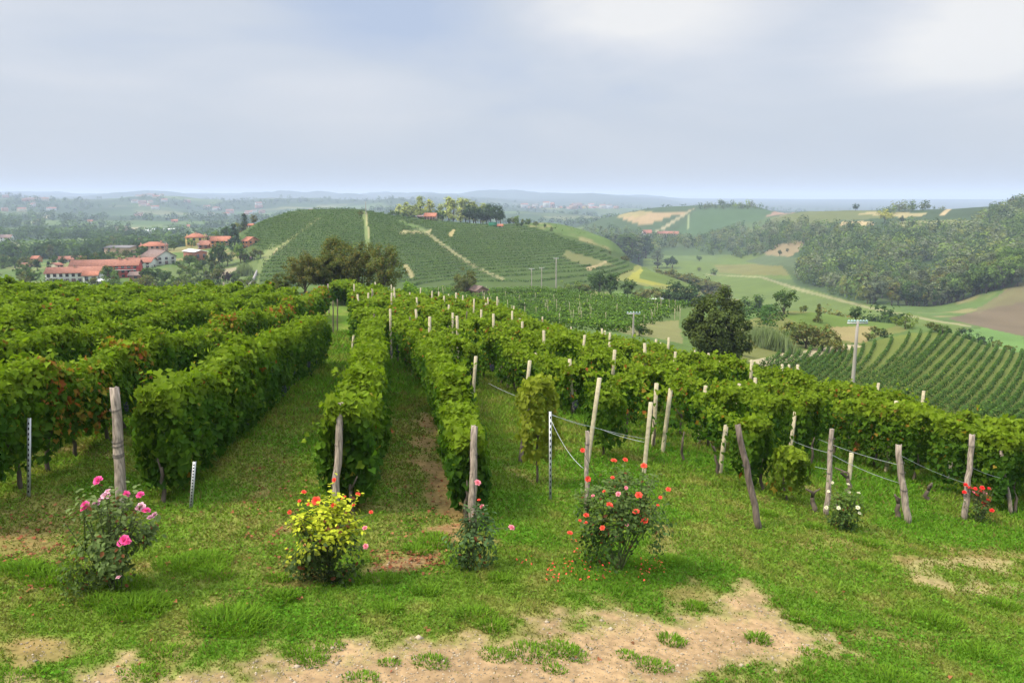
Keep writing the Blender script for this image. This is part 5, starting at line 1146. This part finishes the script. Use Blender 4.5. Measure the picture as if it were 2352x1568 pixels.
for k, (x, yb, yt, pl, s, lb) in enumerate([(2032,512,482,'yellow','spread','pale yellow-green spreading tree on top of the right hill'),(2072,512,496,'dark','round','dark tree right of the pale spreading hilltop tree'),(2330,480,455,'dark','spread','tallest dark tree on the crest at the right edge'),(1965,484,468,'dark','round','lone small tree on the right-hand crest'),(2205,600,570,'light','poplar','light poplar in the right wood, left one'),(2290,604,566,'light','poplar','light poplar in the right wood, right one'),(1845,560,540,'green','round','tree at the top of the bare tan slope'),(1660,470,461,'dark','round','small dark tree on the far wooded hilltop')]):
    tpx(s, pl, x, yb, yt, lb, 'single trees on the right hill', 1.3 if s != 'poplar' else 1.8, dmin=600, dmax=1420, var=k % 4)
# far woods across the left valley and the plain
xs = r.uniform(math.radians(-38), math.radians(38), 34000); ds = 620*(4200/620)**r.random(34000); fx, fy = ds*np.sin(xs), ds*np.cos(xs)
wm = fbm(fx/240, fy/240, 73, 4) > .53; pxs = CX+1831*np.tan(xs); wm &= ((ds > 1500) | (pxs < 1000)); fx, fy, ds = fx[wm][:3600], fy[wm][:3600], ds[wm][:3600]
wood_mass('far_woods', np.stack([fx, fy, ground(fx, fy)-1], -1), r.uniform(7, 14, len(fx))*(1+ds/9000), r, 22, [PALT['dark'], PALT['green'], PALT['dark']], None)

# ---------------------------------------------------------------- buildings
def gable(W, Dp, H, R, axis='x'):
    """walls with two gables; ridge along local x or y"""
    if axis == 'x':
        V = [(-W/2,0,-1.5),(W/2,0,-1.5),(W/2,Dp,-1.5),(-W/2,Dp,-1.5),(-W/2,0,H),(W/2,0,H),(W/2,Dp,H),(-W/2,Dp,H),(-W/2,Dp/2,H+R),(W/2,Dp/2,H+R)]
        return np.array(V, float), [np.array([[0,1,5,4],[2,3,7,6],[3,2,1,0]]), np.array([[1,2,6,9,5],[3,0,4,8,7]])]
    V = [(-W/2,0,-1.5),(W/2,0,-1.5),(W/2,Dp,-1.5),(-W/2,Dp,-1.5),(-W/2,0,H),(W/2,0,H),(W/2,Dp,H),(-W/2,Dp,H),(0,0,H+R),(0,Dp,H+R)]
    return np.array(V, float), [np.array([[1,2,6,5],[3,0,4,7],[3,2,1,0]]), np.array([[0,1,5,8,4],[2,3,7,9,6]])]
def gable_roof(W, Dp, H, R, axis, o=.5, th=.22, hip=0.0):
    if axis == 'y': W, Dp = Dp, W
    y0, y1 = -o, Dp+o; k = R/(Dp/2); ze = H-k*o; xr = W/2+o; xh = W/2-hip
    V = np.array([(-xr,y0,ze),(xr,y0,ze),(xr,y1,ze),(-xr,y1,ze),(-xh if hip else -xr,Dp/2,H+R),(xh if hip else xr,Dp/2,H+R)], float)
    U = V+np.array([0, 0, th]); V = np.concatenate([V+np.array([0, 0, .03]), U])
    F4 = np.array([[6,7,11,10],[8,9,10,11],[1,0,4,5],[3,2,5,4],[0,1,7,6],[2,3,9,8]]); F3 = np.array([[7,8,11],[9,6,10]]) if hip else np.array([[7,11,5],[7,5,1],[8,2,5],[8,5,11],[6,0,4],[6,4,10],[9,10,4],[9,4,3]])
    if hip: F3 = np.concatenate([F3, np.array([[2,1,5],[0,3,4],[1,2,8],[1,8,7],[3,0,6],[3,6,9]])])
    if axis == 'y': c = V.copy(); V = np.stack([-(c[:, 1]-Dp/2), c[:, 0]+W/2, c[:, 2]], -1)
    return V, [F4, F3]
def house(label, px0, px1, pyb, pye, pyr, wall, roof, depth=8.0, rz=-.35, wins=(4, 2), axis='x', dmin=285, dmax=560, hip=0, chim=1, door=True, cat='house', side=(1, 1), name='house', group='houses of the village', balcony=False, d=None, flat=False):
    pxm = (px0+px1)/2; b = at(pxm, pyb, d) if d else P(pxm, pyb, dmin, dmax)
    dep = b[1]*CP-b[2]*SP; m = dep/F; az = math.atan2(b[0], b[1]); tot = (px1-px0)*m; W = max(2.5, (tot-depth*abs(math.sin(rz)))/math.cos(rz)); H = (pyb-pye)*m*.97; R = max(.4, (pye-pyr)*m-.05*depth*.5)
    t = thing(name, b, label, cat, group, -az+rz)
    wmat = wallmat(wall); sh = np.array([0, -depth/2*0, 0])
    V, F_ = gable(W, depth, H, R, axis); mk('wall', V, F_, wmat, None, t)
    Vr, Fr = gable_roof(W, depth, H, R, axis, hip=hip); ro = mk('roof', Vr, Fr, roof, None, t)
    q = np.random.default_rng(int(px0*13+pyb)); RL = W if axis == 'x' else depth
    for k in range(chim):
        cx = q.uniform(-.35, .35)*W if axis == 'x' else q.uniform(-.15, .1)*W; cy = depth*.42 if axis == 'x' else depth*q.uniform(.3, .7); z0 = H+R*.6
        mk('chimney', *join([box(cx-.3, cx+.3, cy-.3, cy+.3, z0-.4, H+R+.7), box(cx-.42, cx+.42, cy-.42, cy+.42, H+R+.702, H+R+.85)]), wallmat((.40, .22, .15)), None, ro)
    nc, nr_ = wins
    def window(x, z, w, h, face, dr=False):
        if face == 'f': Vb, Fb = box(x-w/2, x+w/2, -.07, .05, z, z+h); Vf, Ff = box(x-w/2-.12, x+w/2+.12, -.05, .04, z-.12, z+h+.12)
        else: Vb, Fb = box(W/2-.05, W/2+.07, x-w/2, x+w/2, z, z+h); Vf, Ff = box(W/2-.04, W/2+.05, x-w/2-.12, x+w/2+.12, z-.12, z+h+.12)
        o = mk('door' if dr else 'window', Vb, Fb, M_SHUT if dr else M_GLASS, None, t); mk('frame', Vf, Ff, M_SHUT, None, o)
    st = H/max(1, nr_)
    for j in range(nr_):
        for i in range(nc):
            x = -W/2+W*(i+.5)/nc; hh = min(1.5, st*.5)
            if door and j == 0 and i == nc//2: window(x, .05, 1.1, min(2.1, st*.8), 'f', True)
            else: window(x, j*st+st*.32, min(1.0, W/nc*.42), hh, 'f')
        for i in range(side[0] if j < side[1] else 0): window(depth*(i+.5)/side[0], j*st+st*.32, .9, min(1.4, st*.5), 's')
    if balcony:
        z = st*2 if nr_ > 2 else st; mk('balcony', *join([box(-W*.1, W*.47, -1.1, -.075, z-.14, z), box(-W*.1, W*.47, -1.1, -1.04, z+.002, z+.16), box(-W*.1, W*.47, -1.1, -1.05, z+.85, z+.95)]), wallmat((.55, .50, .46)), None, t)
    return t
RED = (.52, .075, .065); WHITE = (.66, .66, .63); ORG = (.58, .26, .13); YEL = (.64, .50, .20); BRK = (.34, .17, .12); PINK = (.56, .34, .28); BEIGE = (.55, .38, .27); GREYW = (.42, .40, .37); CREAM = (.60, .54, .42)
house('long white farmhouse with tiled roof, nearest the camera in the village', 108, 232, 650, 626, 614, WHITE, M_TILE, 9, -.22, (9, 2), side=(1, 2), chim=2)
house('yellow end of the long white farmhouse', 106, 142, 650, 627, 616, YEL, M_TILE, 8, -.22, (2, 2), chim=0, side=(0, 0), d=None, dmin=290)
house('white lean-to wing with orange roof on the white farmhouse', 190, 226, 650, 632, 624, WHITE, M_TILEO, 5, -.22, (2, 1), chim=0, d=None)
house('long red three-storey house with a balcony and tiled roof', 166, 317, 640, 610, 597, RED, M_TILE, 10, -.20, (11, 3), chim=3, side=(0, 0), balcony=True)
house('white house with brown tiled roof behind the red house', 284, 352, 616, 602, 592, WHITE, M_TILE, 8, -.4, (4, 2), chim=2)
house('white house with steep brown roof and big front gable', 346, 420, 607, 589, 574, WHITE, M_TILEB, 13, .5, (3, 2), axis='y', chim=1, side=(2, 1))
house('beige workshop hall with grey roof and wide windows', 229, 310, 587, 569, 564, BEIGE, M_GREYROOF, 14, -.5, (3, 1), chim=0, door=False, cat='workshop', name='workshop', side=(3, 1))
house('orange-pink house with hipped red roof behind the workshop', 320, 381, 580, 565, 556, PINK, M_TILEO, 11, -.15, (5, 2), hip=4, chim=2, side=(2, 2))
house('yellow villa with hipped orange roof above the village', 424, 470, 565, 545, 536, YEL, M_TILEO, 10, -.2, (3, 2), hip=3, chim=1, side=(2, 2))
house('villa rear block with red-brown roof behind the yellow villa', 446, 482, 556, 542, 531, PINK, M_TILE, 9, -.2, (3, 1), hip=2, chim=1)
house('low house with faded pink roof at the top left of the hill foot', 476, 512, 548, 537, 530, GREYW, M_TILE, 8, -.2, (3, 1), chim=0)
house('long orange house with arched loggia beside the tall conifer', 480, 530, 568, 553, 543, ORG, M_TILEO, 9, -.25, (4, 2), chim=0, side=(1, 1))
house('orange house end right of the tall conifer', 545, 582, 569, 553, 544, ORG, M_TILEO, 7, -.8, (2, 2), chim=0, side=(2, 2))
house('small brick house with tiled roof below the yellow villa', 448, 486, 572, 562, 553, BRK, M_TILE, 7, -.5, (2, 1), chim=0)
house('tall red-brick barn with white sheet roof', 437, 488, 598, 578, 573, (.42, .18, .13), M_WHITEROOF, 11, .45, (2, 1), axis='y', chim=0, door=False, cat='barn', name='barn', side=(0, 0))
house('low brown brick shed in front of the red house', 294, 331, 646, 632, 625, BRK, M_TILEB, 5, -.3, (1, 1), chim=0, cat='shed', name='shed', door=False, side=(0, 0))
house('white-roofed caravan shelter beside the white farmhouse', 212, 248, 653, 646, 644, GREYW, M_WHITEROOF, 5, -.2, (2, 1), chim=0, cat='shed', name='shed', door=False, side=(0, 0))
house('small shed with tiled roof at the end of the village wall', 556, 576, 600, 596, 590, GREYW, M_TILEB, 5, -.3, (1, 1), chim=0, cat='shed', name='shed', door=False)
house('tiny orange-roofed cottage between the trees on the hill edge', 569, 580, 515, 511, 507, WHITE, M_TILEO, 5, -.3, (1, 1), chim=0, dmin=300, dmax=470)
FH = 'houses beyond the village'
for a in [('grey long roofed farm building left of the red house', 132, 183, 602, 596, 589, GREYW, M_TILE, 9, -.2, (6, 1), 380, 1000), ('orange two-storey house among trees at the far left', 66, 90, 604, 594, 588, ORG, M_TILEO, 8, -.4, (2, 2), 420, 1000), ('low orange-roofed annex in front of the orange two-storey house', 48, 80, 614, 609, 604, BEIGE, M_TILE, 8, -.2, (3, 1), 400, 1000),
          ('pale house with tiled roof right of the dark conifer', 125, 152, 614, 609, 604, CREAM, M_TILE, 8, .4, (2, 1), 380, 900), ('white stepped house at the left frame edge', -2, 27, 556, 546, 539, WHITE, M_TILEB, 11, -.3, (3, 2), 560, 1100), ('pale villa with hipped roof behind the workshop', 299, 321, 562, 554, 548, CREAM, M_TILE, 9, -.3, (2, 2), 560, 1200),
          ('low house at the field edge far left, under a dark wood', 75, 98, 584, 579, 575, CREAM, M_TILE, 8, 0, (2, 1), 560, 1200), ('second low house in the trees far left', 48, 62, 584, 579, 575, CREAM, M_TILE, 8, 0, (2, 1), 560, 1200), ('red-roofed farm behind the left meadow', 165, 184, 540, 536, 532, PINK, M_TILEO, 9, 0, (2, 1), 800, 1600),
          ('long white warehouse with flat roof on the valley floor', 342, 408, 534, 527, 525, WHITE, M_WHITEROOF, 22, -.1, (7, 1), 900, 1700), ('small white warehouse left of the long one', 330, 352, 536, 530, 528, WHITE, M_WHITEROOF, 14, -.1, (2, 1), 900, 1700), ('pale house on the hazy slope above the warehouse', 202, 213, 514, 509, 505, WHITE, M_TILE, 8, 0, (1, 1), 1200, 2400), ('pinkish house on the hazy slope above the warehouse', 394, 408, 511, 507, 504, PINK, M_TILEO, 8, 0, (1, 1), 1200, 2400),
          ('yellow house near the villa on the valley floor', 430, 436, 524, 519, 516, YEL, M_TILEO, 8, 0, (1, 1), 900, 1800), ('pale house on the slope left of the domed hill', 710, 720, 489, 484, 480, WHITE, M_TILEO, 9, 0, (1, 1), 1200, 3000), ('grey gravel barn on the valley floor', 268, 292, 532, 527, 520, BEIGE, M_TILEB, 10, 0, (1, 1), 800, 1700)]:
    house(a[0], *a[1:6], a[6], a[7], a[8], a[9], a[10], dmin=a[11], dmax=a[12], chim=0, group=FH, side=(1, 1))
house('pink farmhouse with tiled roof on top of the domed hill', 972, 1002, 504, 496, 488, PINK, M_TILEO, 8, -.15, (4, 2), d=453, chim=0, group=None)
house('dark open lean-to left of the pink hilltop farmhouse', 958, 972, 503, 498, 495, (.10, .08, .07), M_TILEB, 6, -.1, (1, 1), d=453, chim=0, group=None, cat='shed', name='shed', door=False)
house('small pink shed with tiled roof at the edge of the terraced rows', 1096, 1117, 668, 648, 640, PINK, M_TILEB, 2.6, .55, (1, 1), axis='y', d=166, chim=0, group=None, cat='shed', name='shed', door=False, side=(0, 0))
house('tiny red-roofed hut at the end of the hilltop trees', 1143, 1154, 518, 515, 511, WHITE, M_TILEO, 4, 0, (1, 1), d=452, chim=0, group=None, cat='shed', name='shed', door=False)
house('long pale farmhouse with red roof under the sandy field', 1508, 1558, 546, 537, 531, CREAM, M_TILE, 10, -.15, (9, 2), dmin=900, dmax=1400, chim=1, group=FH)
house('white farmhouse left of the long pale one', 1476, 1500, 545, 536, 528, WHITE, M_TILE, 9, .3, (2, 2), dmin=900, dmax=1400, chim=0, group=FH)
def small_house(px, py, w, h, wall, roof, d, label, group, seed):
    b = at(px, py, d); q = np.random.default_rng(seed); az = math.atan2(b[0], b[1]); Dp = w*.6
    t = thing('house', b, label, 'house', group, -az+q.uniform(-.5, .5)); V, F_ = gable(w, Dp, h, Dp*.22); mk('wall', V, F_, wallmat(wall), None, t); mk('roof', *gable_roof(w, Dp, h, Dp*.22, 'x', .4, .3), roof, None, t)
q = np.random.default_rng(8); k = 0
for x in np.sort(np.concatenate([q.uniform(1203, 1340, 34), q.uniform(1300, 1415, 26)])):
    k += 1; d = q.uniform(2900, 3700); big_ = q.random() < .22
    small_house(x, 480, q.uniform(14, 26)*(1.5 if big_ else 1), (q.uniform(14, 20) if big_ else q.uniform(6, 9)), [CREAM, PINK, WHITE, YEL, BEIGE][q.integers(5)], [M_TILE, M_TILEO, M_TILEB][q.integers(3)], d, f'pale house of the distant hazy town, {ordn(k)} from its left end', 'houses of the distant town', 900+k)
k = 0
for x in np.sort(np.concatenate([q.uniform(5, 130, 12), q.uniform(270, 390, 16), q.uniform(400, 560, 6), q.uniform(560, 600, 6)])):
    k += 1; d = q.uniform(2300, 3300)
    small_house(x, 470, q.uniform(12, 26), q.uniform(6, 9), [WHITE, CREAM, PINK][q.integers(3)], [M_TILE, M_TILEB][q.integers(2)], d, f'speck-like house on the blue left hills, {ordn(k)} from the left', 'houses on the left hills', 990+k)

# ---------------------------------------------------------------- trees of the village
VT = [('conifer','blue',540,577,514,'tall blue-green conifer in front of the orange house',1.25),('conifer','dark',113,624,599,'dark conifer left of the red house',1.3),('conifer','dark',562,514,490,'dark conifer on the hill edge by the tiny cottage',1.3),('round','brown',584,516,493,'brownish tree beside the hill-edge conifer',1.),('bush','olive',556,520,504,'olive bush under the hill-edge conifer',1.2),('round','green',251,650,610,'leafy tree between the white farmhouse and the red house',1.1),('tall','light',266,656,620,'slim light tree in front of the red house',1.),
 ('round','green',505,612,552,'big pale-topped tree below the orange house',.9),('spread','dark',487,616,580,'broad dark tree left of the big pale-topped tree',1.),('spread','dark',522,612,578,'broad dark tree right of the big pale-topped tree',1.),('round','light',553,604,556,'light round tree below the orange house end',.85),('round','green',435,612,586,'round tree right of the steep-roofed house',1.),('round','green',455,628,598,'dense round tree below the brick barn',1.),('round','light',425,653,624,'bright green tree in the lower village garden',1.),('conifer','grey',476,656,620,'greyish conifer in the lower garden',1.5),('conifer','green',488,640,600,'narrow conifer beside the greyish one',1.2),
 ('round','purple',522,650,624,'purple-leaved tree in the lower garden',1.),('round','green',536,642,622,'green tree right of the purple one',1.),('tall','olive',502,656,610,'olive tall tree in the lower garden',1.1),('spread','light',440,568,547,'palm-like light tree before the yellow villa',.9),('round','light',498,548,529,'light round bush by the faded pink roof',1.2),('round','green',517,546,519,'tree beside the village utility pole',1.1),('round','green',477,558,540,'small dark tree between villa and orange house',1.),('round','olive',584,596,570,'olive tree at the end of the village garden',1.1),('round','olive',598,592,572,'second olive tree at the end of the village garden',1.1),('round','dark',569,600,582,'dark shrub tree beside the garden end',1.),
 ('round','green',329,592,562,'tree left of the hipped orange-pink house',1.),('round','dark',306,604,578,'dark tree right of the workshop hall',1.1),('round','green',400,576,552,'tree between orange-pink house and yellow villa',1.1),('round','green',420,566,547,'small tree at the left of the yellow villa',1.),('round','green',338,655,612,'green tree right of the red house gable',.8),('round','green',378,655,618,'tree before the steep-roofed house, right one',1.1),('round','dark',345,655,610,'tree before the steep-roofed house, left one',1.1),('bush','olive',340,664,628,'large olive shrub above the vine tops',1.6),('bush','green',390,660,632,'green shrub in the lower village',1.3),('bush','olive',410,662,640,'olive shrub in the lower village',1.3),('round','green',212,606,585,'tree at the left front of the workshop hall',1.),('bush','green',250,598,583,'clipped hedge before the workshop hall, left half',2.),('bush','green',280,598,584,'clipped hedge before the workshop hall, right half',2.)]
for k, (s, p, x, yb, yt, lb, w) in enumerate(VT): tpx(s, p, x, yb, yt, lb, 'trees of the village', w, dmin=285, dmax=520, var=k % 4, cat='bush' if s == 'bush' else 'tree')
k = 0
for x, yb in sorted([(r.uniform(330, 590), r.uniform(624, 664)) for _ in range(62)]+[(r.uniform(400, 570), r.uniform(600, 630)) for _ in range(22)]+[(r.uniform(100, 330), r.uniform(652, 664)) for _ in range(26)]):
    k += 1; tpx(['bush', 'bush', 'round'][k % 3], ['green', 'olive', 'light', 'dark'][r.integers(4)], x, yb, yb-r.uniform(9, 22), f'garden shrub below the village, {ordn(k)} from the left', 'garden shrubs below the village', 1.2, dmin=285, dmax=460, var=k % 4, cat='bush')
k = 0
for x, yb in sorted([(r.uniform(-20, 120), r.uniform(585, 655)) for _ in range(34)]+[(r.uniform(110, 240), r.uniform(592, 612)) for _ in range(14)]+[(r.uniform(210, 340), r.uniform(572, 600)) for _ in range(12)]):
    k += 1; tpx(['round', 'round', 'bush', 'tall'][k % 4], ['green', 'dark', 'green', 'olive'][r.integers(4)], x, yb, yb-r.uniform(16, 32), f'tree around the left end of the village, {ordn(k)} from the left edge', 'trees left of the village', 1.1, dmin=330, dmax=900, var=k % 4)
cp = []
for x0, x1, y0, y1, n_ in [(50, 130, 536, 546, 18), (130, 235, 545, 556, 14), (170, 260, 536, 548, 14), (0, 60, 500, 520, 14), (195, 290, 540, 565, 22), (430, 560, 530, 548, 16)]:
    cp += [P(r.uniform(x0, x1), r.uniform(y0, y1), 700, 1900) for _ in range(n_)]
wood_mass('woodland', np.array(cp), r.uniform(9, 14, len(cp)), r, 70, [PALT['dark'], PALT['green']], None)

# ---------------------------------------------------------------- poles, table, tank, wall
def pole(px, pyb, pyt, label, d=None, dmin=60, dmax=500, rad=.13, arms=1, conc=True, ins=4, group='utility poles', armw=1.6):
    b = at(px, pyb, d) if d else P(px, pyb, dmin, dmax); dep = b[1]*CP-b[2]*SP; ys = proj(*[np.array(v) for v in b])[1]; h = (ys-pyt)*dep/F
    t = thing('utility_pole', b, label, 'pole', group); mm = M_CONC if conc else M_GALV
    f = np.linspace(-.03, 1, 6); mk('shaft', *tubes([np.stack([0*f, 0*f, f*h], -1)], [rad*(1.25-.55*f)], 10), wallmat((.30, .27, .24)), None, t, smooth=True)
    for a in range(arms):
        z = h-.25-a*.9; ca = mk('crossarm', *box(-armw/2, armw/2, -.06, .06, z, z+.12), M_GALV, None, t)
        for k in range(ins):
            x = -armw/2+.1+(armw-.2)*k/max(1, ins-1); zz = np.array([.122, .17, .20, .24, .27, .30]); rr = np.array([.02, .05, .10, .10, .06, .02])
            V, F_ = tubes([np.stack([x+0*zz, 0*zz, z+zz], -1)], [rr], 8); mk('insulator', V, F_, wallmat((.30, .42, .42)), None, t, smooth=True)
    return t
pole(1957, 900, 733, 'tall grey concrete pole with insulators on its crossarm behind the right vineyard', d=62, rad=.14, ins=7, armw=1.5)
pole(1454, 772, 716, 'short grey pole with a wide crossarm beside the sandy track', d=92, rad=.12, ins=5, armw=1.6)
pole(1277, 664, 592, 'tallest bare pole of the three above the terraced rows', d=205, rad=.16, ins=2, armw=1.4)
pole(1244, 662, 614, 'middle pole of the three above the terraced rows', d=215, rad=.13, ins=2, armw=1.4)
pole(1221, 660, 616, 'left pole of the three above the terraced rows', d=220, rad=.13, ins=2, armw=1.6)
pole(841, 502, 464, 'tall pole on top of the domed hill beside the grass strip', d=418, rad=.2, ins=2, armw=1.4)
pole(517, 548, 520, 'utility pole behind the orange village house', dmin=300, dmax=520, rad=.14, ins=2, armw=1.2)
pole(458, 598, 560, 'utility pole before the tall brick barn', dmin=300, dmax=520, rad=.14, ins=2, armw=1.2)
pole(381, 585, 556, 'utility pole beside the orange-pink house', dmin=300, dmax=520, rad=.14, ins=2, armw=1.2)
def table():
    b = at(1505, 690, 178); t = thing('garden_table', b, 'white garden table at the edge of the terraced rows', 'table', None, .1)
    mk('tabletop', *box(-1.8, 1.8, -.5, .5, .85, .95), M_WHITEROOF, None, t)
    for x in (-1.6, 1.6):
        for y in (-.4, .4): mk('leg', *box(x-.06, x+.06, y-.06, y+.06, -.1, .848), M_WHITEROOF, None, t)
table()
def tank():
    b = at(1132, 512, 455); t = thing('water_tank', b, 'green water tank beside the hilltop trees', 'tank')
    V, F_ = box(-2.4, 2.4, -1.2, 1.2, -.5, 2.0); mk('body', V, F_, wallmat((.03, .16, .08)), None, t)
    mk('lid', *box(-2.5, 2.5, -1.3, 1.3, 2.003, 2.15), wallmat((.04, .2, .1)), None, t)
tank()
def stone_wall():
    a, b = P(573, 660, 285, 470), P(590, 628, 285, 470); pts = np.array([a+(b-a)*t for t in np.linspace(0, 1, 8)]); pts[:, 2] = ground(pts[:, 0], pts[:, 1])
    d = nrm((b-a)[:2]); nn = np.array([-d[1], d[0], 0])*.25; V = np.concatenate([pts+nn-[0, 0, .5], pts-nn-[0, 0, .5], pts-nn+[0, 0, 1.3], pts+nn+[0, 0, 1.3]]); i = np.arange(8)
    F_ = np.concatenate([np.stack([i[:-1]+8*k, i[1:]+8*k, i[1:]+8*((k+1) % 4), i[:-1]+8*((k+1) % 4)], -1) for k in range(4)]+[np.array([[0, 8, 16, 24], [31, 23, 15, 7]])])
    tag(mk('retaining_wall', V, F_, wallmat((.28, .26, .23))), 'low grey retaining wall running down beside the hill foot', 'wall')
stone_wall()

# ---------------------------------------------------------------- hazy air
def haze(density=2.0e-4, col=(.66, .78, .97)):
    m = bpy.data.materials.new('haze'); m.use_nodes = True; nt = m.node_tree; nt.nodes.clear(); out = nnode(nt, 'ShaderNodeOutputMaterial'); v = nnode(nt, 'ShaderNodeVolumePrincipled')
    v.inputs['Color'].default_value = (*col, 1); v.inputs['Density'].default_value = density; v.inputs['Anisotropy'].default_value = .0
    nt.links.new(v.outputs[0], out.inputs['Volume'])
    x = 26000; V, F_ = box(-x, x, -400, 30800, float(TZ.min())-1.2, float(TZ.max())+18)
    o = mk('haze', V, F_, m); tag(o, kind='stuff')
haze()
